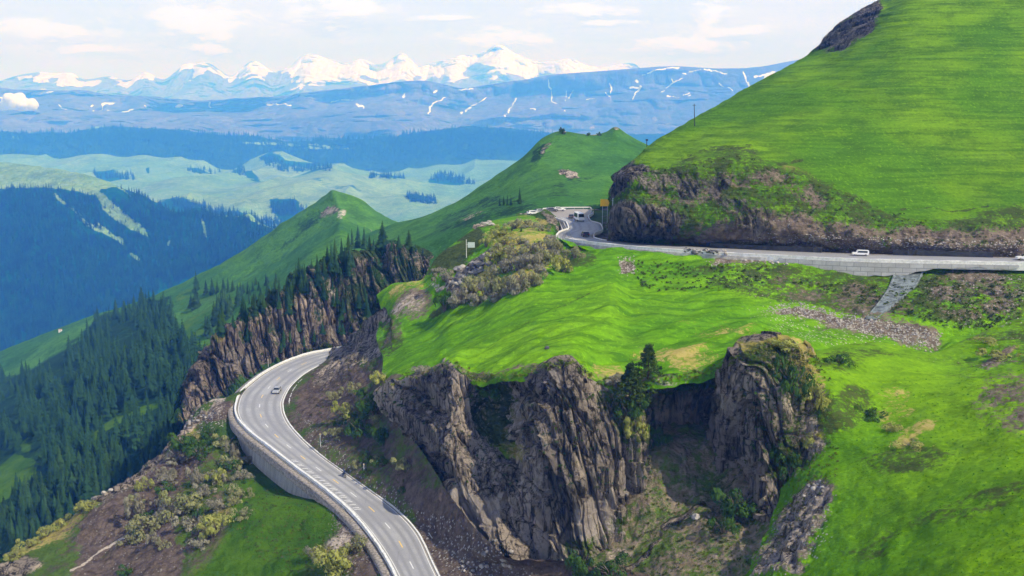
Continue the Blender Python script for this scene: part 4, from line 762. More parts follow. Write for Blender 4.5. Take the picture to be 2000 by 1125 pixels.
patch('far_cliff', [back(rowsI[0], 60, 1.08)] + rowsI, 620, 320, terrain_mat('dark_cliff_rock', (.03, .08, .012), (.05, .11, .02), (.03, .05, .02), sc=.7, rock=((.040, .034, .028), (.28, .225, .175), (.56, .44, .33)), bump=1.0, rockv=(1.4, 1.4, .16)),
      {'rock': [('p', [(350, 830), (375, 730), (430, 640), (520, 580), (640, 515), (770, 480), (870, 495), (870, 640), (700, 700), (600, 695), (500, 715), (440, 770)], 14, 1.)],
       'dark': [('p', [(520, 575), (640, 505), (870, 470), (870, 650), (720, 650), (640, 590), (600, 600), (560, 620), (520, 625)], 16, .56), ('e', 540, 640, 24, 50, 10, .55), ('e', 480, 640, 18, 40, 10, .5), ('e', 620, 600, 16, 40, 0, .5), ('e', 600, 690, 50, 14, 0, .6), ('e', 700, 600, 50, 60, -30, .7), ('e', 800, 560, 60, 40, 0, .7), ('e', 660, 520, 90, 16, -25, .6), ('e', 520, 600, 60, 18, -35, .62), ('p', [(490, 760), (510, 712), (580, 695), (660, 680), (660, 720), (560, 760)], 14, .5)],
       'pale': [('p', [(380, 790), (400, 740), (420, 680), (490, 680), (505, 715), (440, 770)], 17, .45), ('e', 590, 640, 20, 44, 0, .45), ('e', 645, 560, 10, 36, 0, .5), ('e', 655, 650, 30, 20, 40, .5)],
       'dry': [('e', 432, 655, 12, 20, 0, .62)]}, ic_disp, warp=9, smooth=False)
# ================================================================== OBJECTS
def leaf_mat(name, c1, c2, c3=None, trans=.25, sc=.5):
    m, n = new_mat(name); pos = n.add('ShaderNodeNewGeometry').outputs['Position']
    oi = n.add('ShaderNodeObjectInfo').outputs['Random']
    f = n.noise(pos, sc, 4, .7); c = n.mix(n.ss(f, .35, .65), c1, c2)
    if c3: c = n.mix(n.math('MULTIPLY', oi, .7), c, c3)
    b = n.add('ShaderNodeBsdfPrincipled', {'Base Color': c, 'Roughness': .8, 'Specular IOR Level': .15})
    t = n.add('ShaderNodeBsdfTranslucent', {'Color': c}); mx = n.add('ShaderNodeMixShader', {0: trans, 1: b.outputs[0], 2: t.outputs[0]})
    n.add('ShaderNodeOutputMaterial', {'Surface': mx.outputs[0]}); return m
M_spr = leaf_mat('spruce_needles', (.010, .032, .012), (.055, .125, .030), (.022, .075, .028), sc=.08)
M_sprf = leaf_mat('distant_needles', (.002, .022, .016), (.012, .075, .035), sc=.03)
M_pine = leaf_mat('pine_needles', (.020, .050, .006), (.09, .14, .015), sc=.6)  # needle colour of the two bushy conifers
M_ol = leaf_mat('olive_leaves', (.16, .18, .06), (.36, .37, .15), (.28, .27, .17), .3)
M_yel2 = leaf_mat('yellow_green_leaves', (.20, .24, .04), (.46, .46, .12), (.30, .32, .09), .3)
M_gry = leaf_mat('grey_olive_leaves', (.18, .18, .12), (.38, .36, .27), (.28, .26, .19), .3)
M_grn = leaf_mat('green_leaves', (.02, .065, .008), (.07, .14, .014), (.05, .11, .02))
M_twig = flat('twigs', (.16, .13, .105), .9, var=.3)
M_bark = flat('bark', (.075, .055, .04), .9, var=.4)

def spruce_vf(seed, tiers, blades, two=True, r0=.19, trunk=True):
    r = np.random.default_rng(seed); V = []; Fc = []
    for k in range(tiers):
        f = k / (tiers - 1); z = .08 + .90 * f; rad = r0 * (1 - f) ** .8 * r.uniform(.8, 1.2) + .012
        nb = max(4, int(blades * (1 - .5 * f)))
        for j in range(nb):
            a = 2 * math.pi * (j + r.uniform(-.35, .35)) / nb + k * 1.7; L = rad * r.uniform(.65, 1.2); wd = L * r.uniform(.28, .46) + .01
            dz = L * r.uniform(.25, .6); c_, s_ = math.cos(a), math.sin(a); b0 = len(V); th = .9 / tiers
            V += [(0, 0, z + th * .9), (c_*L*.6 - s_*wd, s_*L*.6 + c_*wd, z - dz*.45), (c_*L, s_*L, z - dz), (c_*L*.6 + s_*wd, s_*L*.6 - c_*wd, z - dz*.45)]
            Fc += [(b0, b0+1, b0+2), (b0, b0+2, b0+3)]
    b0 = len(V); V += [(-.012, 0, .93), (.012, .01, .93), (0, -.012, .93), (0, 0, 1.02)]; Fc += [(b0, b0+1, b0+3), (b0+1, b0+2, b0+3), (b0+2, b0, b0+3)]
    return np.array(V), np.array(Fc)
def tube_vf(pts, rads, k=6):
    V = []; Fc = []; pts = np.array(pts, float)
    T = np.gradient(pts, axis=0)
    for p, t, r in zip(pts, T, rads):
        t = t / (np.linalg.norm(t) + 1e-9); u = np.cross(t, [0.3, .9, .1]); u /= np.linalg.norm(u); v = np.cross(t, u)
        for j in range(k): a = 2 * math.pi * j / k; V.append(p + r * (u * math.cos(a) + v * math.sin(a)))
    for i in range(len(pts) - 1):
        for j in range(k): a, b = i*k + j, i*k + (j+1) % k; Fc += [(a, b, b + k), (a, b + k, a + k)]
    return np.array(V), np.array(Fc)
def join_vf(parts):
    V = []; Fc = []; o = 0
    for v, f in parts: V.append(v); Fc.append(f + o); o += len(v)
    return np.concatenate(V), np.concatenate(Fc)
trunk_vf = tube_vf([(0, 0, -.06), (0, 0, .3), (.003, 0, .95)], [.022, .016, .003])
me_trunk = npmesh('trunk', *trunk_vf, False); me_trunk.materials.append(M_bark)
me_crowns = []
for s_ in range(6):
    me = npmesh('crown', *spruce_vf(s_, 17, 13, r0=[.19, .24, .15, .29, .17, .22][s_]), False); me.materials.append(M_spr); me_crowns.append(me)
far_vf = [spruce_vf(20 + s_, 6, 6, r0=[.2, .25, .17, .22][s_]) for s_ in range(4)]

def spruce(p, h, label, group=None, v=None, wide=1.):
    t = empty('spruce_tree', p, random.uniform(0, 6.28)); s = h; t.scale = (s * wide, s * wide, s)
    kid(t, link('trunk', me_trunk)); kid(t, link('crown', me_crowns[random.randrange(6) if v is None else v]))
    return tag(t, label, 'tree', group)
def inpoly(px, py, pts): return poly(np.array([[px]]), np.array([[py]], float), pts, .01)[0, 0] > .5
def rnd_in(pts, n):
    xs = [p[0] for p in pts]; ys = [p[1] for p in pts]; X = rng.uniform(min(xs), max(xs), n * 6); Y = rng.uniform(min(ys), max(ys), n * 6)
    k = poly(X, Y, pts, .01) > .5; return list(zip(X[k][:n], Y[k][:n]))

# ---- named spruces
NS = [(748, 484, 54, 'tallest spruce standing alone at the top of the dark cliff', None), (799, 484, 38, 'pointed spruce right of the tallest one on the dark cliff top', None), (779, 484, 27, 'small spruce between two taller ones at the right end of the cliff top', None),
      (384, 602, 42, 'broad dark spruce on the light green meadow beside the forest', None), (374, 600, 26, 'small spruce leaning against a broad one on the light green meadow', None)]
for x, y, hp, lb, gp in NS:
    h = cast(x, y, ['far_cliff', 'middle_hills', 'hump_ridge'])
    if h: spruce(h[0] - Vector((0, 0, .5)), hp / F * h[0].y * 1.02, lb, gp, v=3, wide=1.15)
def line_group(pts, label, group, nm=None, wide=1.):
    for x, y, hp in pts:
        h = cast(x, y, nm)
        if h: spruce(h[0] - Vector((0, 0, .5)), hp / F * h[0].y, label, group, wide=wide)
cl = [(688, 486, 42), (700, 484, 46), (712, 486, 44), (681, 490, 38), (722, 486, 30), (655, 505, 42), (668, 508, 46), (640, 512, 36), (648, 525, 52), (610, 545, 42), (585, 552, 52), (596, 552, 40), (622, 548, 44), (634, 540, 44), (575, 560, 36), (730, 490, 26), (765, 488, 22), (812, 492, 18), (826, 494, 14)]
cl += [(x, y, random.uniform(24, 42)) for x, y in rnd_in([(470, 615), (560, 558), (640, 515), (690, 492), (740, 490), (730, 505), (640, 560), (570, 590), (500, 630), (440, 660)], 40)]
line_group(cl, 'dark spruce in the row crowding the top of the dark rock cliff', 'spruces along the top of the dark cliff', ['far_cliff', 'middle_hills'])
line_group([(403, 574, 30), (415, 574, 34), (425, 572, 26), (437, 570, 30), (446, 570, 30), (455, 568, 24), (470, 566, 18), (484, 562, 16), (500, 556, 18)] + [(x, y, random.uniform(15, 26)) for x, y in rnd_in([(470, 575), (560, 540), (590, 530), (560, 560), (480, 600)], 26)], 'small dark spruce in the loose belt on the grassy slope behind the cliff', 'spruces on the grassy slope behind the cliff', ['middle_hills', 'far_cliff'])
line_group([(x, y, random.uniform(22, 38)) for x, y in rnd_in([(470, 690), (480, 640), (560, 590), (640, 560), (700, 560), (760, 560), (760, 640), (690, 650), (620, 670), (560, 690)], 24)], 'small dark spruce clinging to the face of the dark rock cliff', 'spruces on the face of the dark cliff', ['far_cliff'])
line_group([(x, y, random.uniform(34, 52)) for x, y in rnd_in([(400, 655), (430, 600), (470, 590), (480, 620), (440, 640), (425, 665)], 22)], 'dark spruce in the clump at the left end of the rock cliff', 'spruces at the left end of the cliff', ['middle_hills', 'far_cliff'])
line_group([(1015, 398, 34), (984, 400, 20), (991, 400, 22), (998, 401, 22), (976, 402, 18)], 'dark spruce in the short row below the humped green ridge', 'spruces below the humped ridge', ['hump_ridge'])
line_group([(1000, 452, 13), (1018, 452, 11), (1044, 478, 11), (967, 522, 14), (1106, 490, 12)], 'tiny dark conifer among the olive shrubs of the knoll', 'tiny conifers among the shrubs', ['promontory'], wide=1.7)
line_group([(320, 818, 44), (330, 812, 50), (338, 822, 36)], 'dark spruce standing just below the rocky end of the road knoll', 'spruces below the road knoll', ['middle_hills', 'road_knoll'])

# ---- forest on the near slope: largest as trees, the rest as one mass
fA = [(-20, 745), (60, 722), (100, 702), (160, 665), (190, 625), (250, 602), (332, 572), (338, 610), (350, 655), (395, 700), (420, 690), (410, 730), (370, 770), (330, 800), (280, 800), (200, 850), (140, 860), (70, 850), (-20, 880)]
fB = [(-20, 880), (20, 850), (45, 862), (50, 900), (80, 905), (85, 930), (140, 860), (200, 850), (240, 830), (330, 800), (350, 850), (300, 905), (200, 975), (100, 1040), (0, 1095), (-20, 1110), (-20, 1000), (70, 940), (20, 1000), (-20, 1010)]
fB = [(78, 850), (140, 862), (200, 855), (250, 835), (330, 800), (352, 850), (300, 905), (200, 975), (100, 1040), (0, 1095), (-20, 1110), (-20, 1010), (40, 985), (78, 930)]
fC = [(-20, 860), (40, 850), (46, 880), (10, 960), (-20, 960)]
cand = rnd_in(fA, 1100) + rnd_in(fB, 330) + rnd_in(fC, 40) + rnd_in([(345, 560), (395, 550), (398, 566), (350, 572)], 6)
pts_f = []
gaps = [[(148, 872), (220, 815), (330, 780), (330, 802), (230, 842), (150, 888)], [(-20, 930), (30, 885), (78, 905), (78, 940), (-20, 1010)], [(40, 850), (64, 860), (60, 890), (40, 890)], [(-30, 760), (30, 742), (50, 752), (-30, 790)]]
cand = [q for q in cand if not any(inpoly(q[0], q[1] + 4, g_) for g_ in gaps) and vn(np.array([q[0] / 28., q[1] / 20., 3.]), 5) < .62]
for x, y in cand:
    h = cast(x, y + 6, ['middle_hills'])
    if h is not None: pts_f.append((h[0].y, h[0], x, y))
pts_f.sort(key=lambda q: q[0])
def hgt(D): return random.choice([random.uniform(6, 10), random.uniform(9, 16), random.uniform(11, 17)]) * (1.12 if D > 500 else 1)
for D_, p, x, y in pts_f[:190]:
    spruce(p - Vector((0, 0, .6)), hgt(D_), 'dark spruce standing in the dense forest on the slope below the road knoll', 'spruces of the dense forest slope')
def forest_vf(items, vfs):
    out = []
    for p, h, wv in items:
        V, Fc = vfs[random.randrange(len(vfs))]; a = random.uniform(0, 6.28); c_, s_ = math.cos(a), math.sin(a)
        R = np.array([[c_, -s_, 0], [s_, c_, 0], [0, 0, 1]]); out.append(((V * [h * wv, h * wv, h]) @ R.T + np.array(p), Fc))
    return join_vf(out)
mid_vf = [spruce_vf(40 + s_, 11, 9, r0=[.2, .24, .18, .22][s_]) for s_ in range(4)]
it = [(tuple(p - Vector((0, 0, .6))), hgt(D_), random.uniform(.85, 1.2)) for D_, p, x, y in pts_f[190:]]
tag(link('slope_forest', npmesh('slope_forest', *forest_vf(it, mid_vf), False), M_spr), 'dense dark spruce forest covering the far part of the slope left of the cliffs', 'forest', kind='stuff')
# ---- distant forests
it = []
def far_add(pts, nm, h0_, h1_, wd=1.):
    for x, y in pts:
        h = cast(x, y, nm)
        if h is not None: it.append((tuple(h[0]), random.uniform(h0_, h1_), random.uniform(.85, 1.3) * wd))
lmpts = [(x, y) for x, y in rnd_in([(-20, 366), (80, 366), (150, 374), (190, 386), (255, 396), (212, 352), (300, 392), (340, 408), (400, 410), (470, 423), (545, 441), (520, 470), (350, 555), (200, 620), (0, 692), (-20, 700)], 6500)]
LX = np.array(lmpts); mk = lm_dark(LX[:, 0], LX[:, 1], None, None); lmpts = [p for p, v in zip(lmpts, mk) if v > .6 or random.random() < .04]
far_add(lmpts, ['left_mountain'], 12, 22)
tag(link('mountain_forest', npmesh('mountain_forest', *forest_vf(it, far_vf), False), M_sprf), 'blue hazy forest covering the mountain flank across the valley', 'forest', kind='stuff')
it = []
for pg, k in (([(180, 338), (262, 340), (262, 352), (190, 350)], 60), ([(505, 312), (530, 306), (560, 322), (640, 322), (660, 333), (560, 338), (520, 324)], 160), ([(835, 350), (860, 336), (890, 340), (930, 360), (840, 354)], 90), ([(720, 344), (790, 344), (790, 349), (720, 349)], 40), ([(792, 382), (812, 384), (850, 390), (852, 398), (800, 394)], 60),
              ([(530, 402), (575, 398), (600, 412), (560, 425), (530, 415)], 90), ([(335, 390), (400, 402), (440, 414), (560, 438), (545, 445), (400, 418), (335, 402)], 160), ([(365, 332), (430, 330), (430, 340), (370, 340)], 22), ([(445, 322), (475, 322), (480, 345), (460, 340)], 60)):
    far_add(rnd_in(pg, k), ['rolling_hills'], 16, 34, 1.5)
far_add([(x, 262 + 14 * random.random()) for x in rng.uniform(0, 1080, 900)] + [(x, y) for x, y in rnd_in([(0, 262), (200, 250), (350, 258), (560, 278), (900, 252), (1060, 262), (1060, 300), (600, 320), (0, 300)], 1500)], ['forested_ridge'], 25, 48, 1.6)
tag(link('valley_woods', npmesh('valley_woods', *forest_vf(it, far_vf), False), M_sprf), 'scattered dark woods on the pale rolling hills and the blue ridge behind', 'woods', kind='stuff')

# ---- shrubs
def clump_vf(seed, nl=900, lobes=10, leaf=.062, flat_=.75):
    r = np.random.default_rng(seed); C = [(0, 0, .3)] + [(r.uniform(-.8, .8), r.uniform(-.8, .8), r.uniform(.1, .62)) for _ in range(lobes)]; R = [.42] + [r.uniform(.16, .38) for _ in range(lobes)]
    V = []; Fc = []
    for i in range(nl):
        k = r.integers(0, len(C)); d = r.normal(size=3); d /= np.linalg.norm(d); d[2] = abs(d[2]) if r.random() < .75 else d[2]
        p = np.array(C[k]) + d * R[k] * r.uniform(.7, 1.06) * [1, 1, flat_]; p[2] = max(p[2], .0)
        u = np.cross(d, r.normal(size=3)); u /= np.linalg.norm(u) + 1e-9; v = np.cross(d, u) + d * r.uniform(-.6, .6); s_ = leaf * r.uniform(.6, 1.5)
        b0 = len(V); V += [p - u * s_, p + u * s_ * .8 + d * s_ * .3, p + v * s_ * 1.3]; Fc.append((b0, b0+1, b0+2))
    return np.array(V), np.array(Fc)
def twig_vf(seed, k=26):
    r = np.random.default_rng(seed); out = []
    for i in range(k):
        a = r.uniform(0, 6.28); e = r.uniform(.1, .75); L = r.uniform(.6, 1.0)
        tip = np.array([math.cos(a) * e, math.sin(a) * e, .35 + .45 * L - e * .25]); out.append(tube_vf([(0, 0, -.15), tip * .5 + [0, 0, .08], tip], [.03, .018, .006], 3))
    return join_vf(out)
me_cl = [npmesh('foliage', *clump_vf(60 + s_), False) for s_ in range(5)]
me_tw = [npmesh('twigs', *twig_vf(70 + s_), False) for s_ in range(3)]
for m_ in me_tw: m_.materials.append(M_twig)
cache = {}
def shrub(x, y, wpx, hpx, mat, label, group=None, nm=None, sink=.25, name='shrub'):
    h = cast(x, y + hpx * .38, nm)
    if h is None: return
    p = h[0]; W_ = 1.2 * wpx / F * p.y / 2; H_ = 1.15 * hpx / F * p.y
    k = random.randrange(5); key = (k, mat.name)
    if key not in cache: me = me_cl[k].copy(); me.materials.append(mat); cache[key] = me
    t = empty(name, p - Vector((0, 0, sink)), random.uniform(0, 6.28)); t.scale = (W_, W_, H_ * 1.05)
    kid(t, link('foliage', cache[key])); kid(t, link('twigs', me_tw[random.randrange(3)]))
    tag(t, label, 'shrub', group)
T1 = 'olive shrub in the long thicket along the top of the bright meadow'; G1 = 'shrubs of the long thicket above the meadow'
for x, y, a, b, m_ in [(905, 578, 50, 36, M_gry), (925, 562, 56, 40, M_ol), (950, 566, 50, 38, M_gry), (972, 556, 50, 38, M_ol), (998, 558, 48, 36, M_gry), (1020, 548, 46, 34, M_ol), (1044, 546, 40, 30, M_ol), (885, 592, 40, 28, M_gry), (935, 585, 40, 26, M_gry), (965, 580, 40, 24, M_gry), (1010, 566, 34, 22, M_gry)]:
    shrub(x, y, a, b, m_, T1, G1, ['promontory'])
T2 = 'olive and grey shrub in the upper thicket beside the bend of the upper road'; G2 = 'shrubs of the thicket by the upper road'
for x, y, a, b, m_ in [(975, 500, 46, 34, M_yel2), (1000, 492, 48, 36, M_ol), (1028, 488, 50, 36, M_ol), (1056, 486, 46, 34, M_gry), (1082, 482, 44, 32, M_ol), (985, 520, 44, 34, M_gry), (1012, 514, 46, 36, M_gry), (1040, 510, 46, 36, M_gry), (1066, 503, 42, 32, M_ol), (960, 535, 34, 24, M_ol), (1085, 500, 30, 24, M_gry), (1050, 528, 32, 24, M_gry)]:
    shrub(x, y, a, b, m_, T2, G2, ['promontory'])
shrub(1102, 514, 52, 44, M_yel2, 'round yellow green shrub at the right end of the thickets beside the meadow', None, ['promontory'])
shrub(1122, 494, 36, 28, M_ol, 'olive shrub directly under the white parapet of the upper road', None, ['promontory'])
T3 = 'low yellow green shrub on the grassy knoll left of the far road bend'; G3 = 'shrubs on top of the knoll'
for x, y, a, b, m_ in [(962, 458, 36, 22, M_yel2), (985, 452, 34, 22, M_yel2), (1005, 440, 36, 18, M_ol), (1030, 436, 36, 18, M_ol), (1058, 444, 30, 18, M_ol), (985, 470, 40, 18, M_yel2), (1015, 470, 36, 16, M_ol), (1075, 468, 30, 18, M_gry), (950, 474, 26, 24, M_yel2)]:
    shrub(x, y, a, b, m_, T3, G3, ['promontory'])
shrub(872, 540, 40, 26, M_gry, 'pale grey shrub at the left foot of the rocky outcrop', None, ['promontory'])
shrub(851, 530, 26, 18, M_gry, 'small silvery shrub under the slope with the white sign', None, ['promontory'])
shrub(822, 722, 46, 22, M_gry, 'pale grey shrub on the left lip of the main cliff', None, ['promontory'])
shrub(1205, 745, 60, 26, M_gry, 'grey olive shrub on the cliff lip left of the two dark conifers', None, ['promontory'])
shrub(868, 592, 40, 40, M_grn, 'dark green shrub on the dry left edge of the meadow', None, ['promontory'])
KN = ['road_knoll']
for x, y, a, b, m_, lb in [(365, 862, 74, 56, M_grn, 'large green shrub at the top of the brown knoll near the retaining wall'), (392, 882, 46, 34, M_grn, 'green shrub tucked behind the large one on the brown knoll'), (282, 948, 34, 30, M_yel2, 'yellow topped shrub on the bare brown slope of the knoll'),
        (272, 985, 48, 62, M_gry, 'tall grey green shrub on the bare brown slope of the knoll'), (290, 1026, 72, 46, M_ol, 'wide olive shrub lying lowest on the bare brown slope'), (360, 985, 80, 50, M_ol, 'broad olive shrub in the middle of the knoll beside the grass patch'), (325, 1000, 44, 44, M_gry, 'grey shrub between two broad olive shrubs on the knoll'),
        (386, 930, 34, 42, M_gry, 'silver grey shrub on the knoll below the retaining wall'), (422, 932, 40, 36, M_yel2, 'bright yellow green shrub on the knoll below the retaining wall'), (402, 956, 40, 28, M_gry, 'pinkish grey low shrub in the middle of the knoll'), (372, 1020, 50, 34, M_gry, 'grey shrub at the lower edge of the knoll thicket'),
        (420, 1030, 76, 44, M_yel2, 'pale yellow green shrub hanging over the edge of the grass patch'), (650, 1092, 92, 62, M_yel2, 'large straw yellow shrub beside the lower road at the bottom edge'), (694, 1066, 50, 40, M_ol, 'straw coloured shrub against the verge of the lower road'), (612, 1078, 40, 34, M_gry, 'small greyish shrub left of the straw yellow shrubs by the lower road'),
        (460, 905, 40, 26, M_ol, 'low olive shrub right under the retaining wall'), (440, 862, 44, 28, M_ol, 'flat olive shrub at the left start of the retaining wall'), (412, 842, 30, 20, M_grn, 'small green shrub next to the rubble on the knoll top'), (250, 1112, 44, 26, M_grn, 'green cushion shrub at the bottom of the brown slope'), (475, 1000, 40, 22, M_ol, 'low shrub on the left edge of the grass patch')]:
    shrub(x, y, a, b, m_, lb, None, KN)
for x, y in rnd_in([(330, 880), (400, 830), (470, 880), (520, 930), (440, 1010), (400, 1080), (300, 1080), (230, 1060), (270, 960)], 34):
    shrub(x, y, random.uniform(22, 50), random.uniform(14, 34), random.choice([M_gry, M_ol, M_gry, M_grn]), 'small pale grey olive shrub among the larger bushes of the brown knoll', 'small shrubs scattered over the knoll', KN)
for x, y in rnd_in([(600, 880), (650, 760), (740, 700), (750, 880), (860, 980), (760, 950)], 14):
    shrub(x, y, random.uniform(18, 34), random.uniform(12, 22), random.choice([M_ol, M_grn, M_grn]), 'small shrub scattered on the earth bank between the lower road and the cliff', 'small shrubs on the earth bank', ['earth_bank'])
for x, y in [(140, 1000), (160, 990), (120, 1020), (90, 1040), (60, 1060), (30, 1080), (175, 985)]:
    shrub(x, y, 40, 22, M_yel2, 'yellow green shrub on the crest at the lower left end of the knoll', 'shrubs on the lower left crest', KN)
for x, y, a, b, m_, lb in [(682, 800, 52, 36, M_yel2, 'yellow shrub on the earth bank above the inner curve of the lower road'), (652, 772, 34, 24, M_ol, 'small olive shrub highest on the brown part of the earth bank'), (702, 832, 56, 40, M_grn, 'green shrub on the earth bank below the yellow one'), (728, 790, 56, 50, M_grn, 'dark green shrub leaning on the left end of the main cliff'),
        (742, 850, 46, 40, M_grn, 'green shrub low at the foot of the left end of the main cliff'), (745, 735, 46, 30, M_yel2, 'yellow green shrub on the crest above the earth bank'), (690, 760, 40, 24, M_ol, 'olive shrub on the brown bank beneath the crest'), (655, 845, 40, 22, M_ol, 'low olive shrub nearest the inner gutter of the lower road'), (790, 905, 44, 28, M_ol, 'olive shrub on the bank under the main cliff')]:
    shrub(x, y, a, b, m_, lb, None, ['earth_bank', 'promontory', 'main_cliff'])
for x, y, a, b, m_, lb in [(1548, 735, 62, 78, M_grn, 'dark green bush draped over the face of the rock pillar'), (1592, 765, 60, 56, M_yel2, 'yellow green bush on the right shoulder of the rock pillar'), (1580, 850, 50, 36, M_yel2, 'straw yellow bush low on the right side of the rock pillar'), (1250, 828, 60, 60, M_yel2, 'yellow green bush growing from the cliff face below the two conifers'), (1232, 795, 56, 46, M_grn, 'dark green bush at the foot of the two conifers'),
        (1290, 850, 44, 44, M_grn, 'dark bush in the recess right of the yellow green cliff bush'), (1135, 1102, 66, 58, M_grn, 'round dark green bush at the foot of the main cliff'), (1195, 1106, 76, 42, M_grn, 'flat dark green bush right of the round one at the cliff foot'), (1440, 980, 90, 70, M_grn, 'wide dark green bush in the bottom of the ravine'), (1415, 1020, 60, 50, M_grn, 'lower dark green bush in the ravine'),
        (1340, 745, 56, 24, M_grn, 'green shrub on the cliff lip right of the two conifers'), (960, 760, 60, 34, M_grn, 'dark green shrub hanging over the gap in the main cliff'), (1530, 665, 66, 20, M_yel2, 'yellow green cushion on top of the rock pillar'), (1640, 700, 50, 24, M_grn, 'green shrub behind the rock pillar'), (1545, 900, 60, 50, M_grn, 'dark bush at the right foot of the rock pillar')]:
    shrub(x, y, a, b, m_, lb, None, ['main_cliff', 'ravine_floor', 'promontory', 'near_slope', 'earth_bank'], sink=.6)
for x, y, a, b, lb in [(1790, 862, 80, 22, 'straw yellow shrub on the near green slope'), (1740, 830, 50, 26, 'yellow green shrub higher left on the near green slope'), (1960, 690, 70, 24, 'straw coloured shrub at the right edge of the picture'), (1700, 800, 56, 26, 'olive shrub between the pillar and the near green slope'), (1930, 660, 50, 24, 'green shrub above the straw coloured one at the right edge')]:
    shrub(x, y, a, b, M_yel2 if 'straw' in lb or 'yellow' in lb else M_grn, lb, None, ['near_slope', 'promontory'], sink=.8)
for x, y, a, b in [(1100, 256, 16, 16), (1148, 262, 10, 8), (1170, 262, 9, 8)]:
    shrub(x, y, a, b, M_grn, 'dark bush on the crest of the humped ridge', 'bushes on the humped crest', ['hump_ridge'])

# ---- the two bushy conifers by the cliff
def bushy(x, y, hpx, wpx, label, seed):
    h = cast(x, y, ['promontory', 'main_cliff']); p = h[0]; H_ = hpx / F * p.y; R_ = wpx / F * p.y / 2
    t = empty('pine_tree', p - Vector((0, 0, .8))); r = np.random.default_rng(seed)
    out = [tube_vf([(0, 0, 0), (.1, 0, H_ * .5), (.05, .1, H_ * .96)], [.28, .18, .04], 8)]; V = []; Fc = []
    for k in range(64):
        f = (k + .5) / 64; z = H_ * (.10 + .86 * f); a = k * 2.4 + r.uniform(-.3, .3); L = R_ * (1.05 - f) ** .55 * (.55 + .5 * math.sin(math.pi * min(1, f + .25))) * r.uniform(.75, 1.2)
        tip = np.array([math.cos(a) * L, math.sin(a) * L, z + L * .12]); out.append(tube_vf([(0, 0, z), tip * [.5, .5, 1] - [0, 0, .05], tip], [.06, .04, .015], 4))
        for j in range(54):
            c_ = np.array([0, 0, z]) * .0 + tip * r.uniform(.35, 1.0) ** .7 * [1, 1, 0] + [0, 0, z + L * .1] + r.normal(0, .16, 3) * [1.2, 1.2, .8]
            u = r.normal(size=3); u /= np.linalg.norm(u); v = np.cross(u, r.normal(size=3)); v /= np.linalg.norm(v) + 1e-9; s_ = r.uniform(.2, .42)
            b0 = len(V); V += [c_ - u * s_ * .5, c_ + u * s_ * .5, c_ + v * s_ * 1.3]; Fc.append((b0, b0+1, b0+2))
    kid(t, link('trunk', npmesh('trunk', *join_vf(out), False), M_bark)); kid(t, link('crown', npmesh('crown', np.array(V), np.array(Fc), False), M_pine))
    tag(t, label, 'tree')
bushy(1264, 776, 122, 92, 'taller bushy dark conifer on the lip of the main cliff', 1)
bushy(1230, 792, 100, 74, 'lower bushy conifer left of the taller one on the cliff lip', 2)

# ---- stones
def rock_me(seed, sub=2):
    bm = bmesh.new(); bmesh.ops.create_icosphere(bm, subdivisions=sub, radius=1); r = random.Random(seed)
    sc = (r.uniform(.8, 1.3), r.uniform(.7, 1.1), r.uniform(.5, .8)); P_ = np.array([v.co[:] for v in bm.verts]); d = 1 + .35 * fbm(P_ * 1.3 + seed * 5, 3, seed)
    e, cv, tl = worley(P_[:, :2] * 1.6 + P_[:, 2:] + seed, seed); P_ = P_ * (d + .28 * (cv - .5))[:, None] * sc
    for v, c_ in zip(bm.verts, P_): v.co = c_
    me = bpy.data.meshes.new('boulder'); bm.to_mesh(me); bm.free(); return me
M_rock = flat('grey_boulder', (.20, .19, .185), .85, var=.45, scale=1.3); M_rockp = flat('pale_boulder', (.36, .33, .30), .85, var=.3, scale=1.3); M_rockd = flat('dark_boulder', (.07, .07, .078), .7, var=.5, scale=1.3)
RK = [rock_me(s_) for s_ in range(5)]; rc_ = {}
def boulder(x, y, wpx, mat, label, group=None, nm=None):
    h = cast(x, y, nm)
    if h is None: return
    k = random.randrange(5); key = (k, mat.name)
    if key not in rc_: m_ = RK[k].copy(); m_.materials.append(mat); rc_[key] = m_
    s_ = wpx / F * h[0].y / 2; o = link('boulder', rc_[key]); o.location = h[0] + Vector((0, 0, s_ * .2)); o.scale = (s_, s_, s_); o.rotation_euler = (random.uniform(-.3, .3), random.uniform(-.3, .3), random.uniform(0, 6.28))
    tag(o, label, 'boulder', group)
def rubble(x, y, wpx, mat, label, group):
    k = random.randrange(5); key = (k, mat.name)
    if key not in rc_: m_ = RK[k].copy(); m_.materials.append(mat); rc_[key] = m_
    p_ = Pz(x, 491 + (x - 1300) * .055 + (y - 491.5) * .5, UPR); s_ = wpx / F * p_[1] / 2; o = link('boulder', rc_[key]); o.location = (p_[0], p_[1], UPR + .3 + abs(random.gauss(0, .45))); o.scale = (s_, s_, s_); o.rotation_euler = (random.uniform(-.5, .5), random.uniform(-.5, .5), random.uniform(0, 6.28))
    tag(o, label, 'boulder', group)
for i in range(54):
    rubble(random.gauss(1372, 20), 491.5 + random.uniform(-3.5, 4.5), random.uniform(4, 11), random.choice([M_rock, M_rockd, M_rockp]), 'grey block in the heap of rubble lying on the outer edge of the upper road', 'blocks of the rubble heap on the upper road')
for x, y in [(1440 + 9 * i + random.uniform(-4, 4), 507 + i * .7 + random.uniform(-2, 4)) for i in range(12)]: boulder(x, y, random.uniform(4, 7), M_rockp, 'small pale stone strewn along the outer foot of the upper road', 'stones along the foot of the upper road', ['promontory'])
for i in range(46):
    t = random.random(); boulder(890 + t * 72 + random.gauss(0, 5), 552 - t * 52 + random.gauss(0, 7), random.uniform(7, 20), random.choice([M_rock, M_rock, M_rockd, M_rockp]), 'grey rock of the jagged outcrop beside the thickets', 'rocks of the jagged outcrop', ['promontory'])
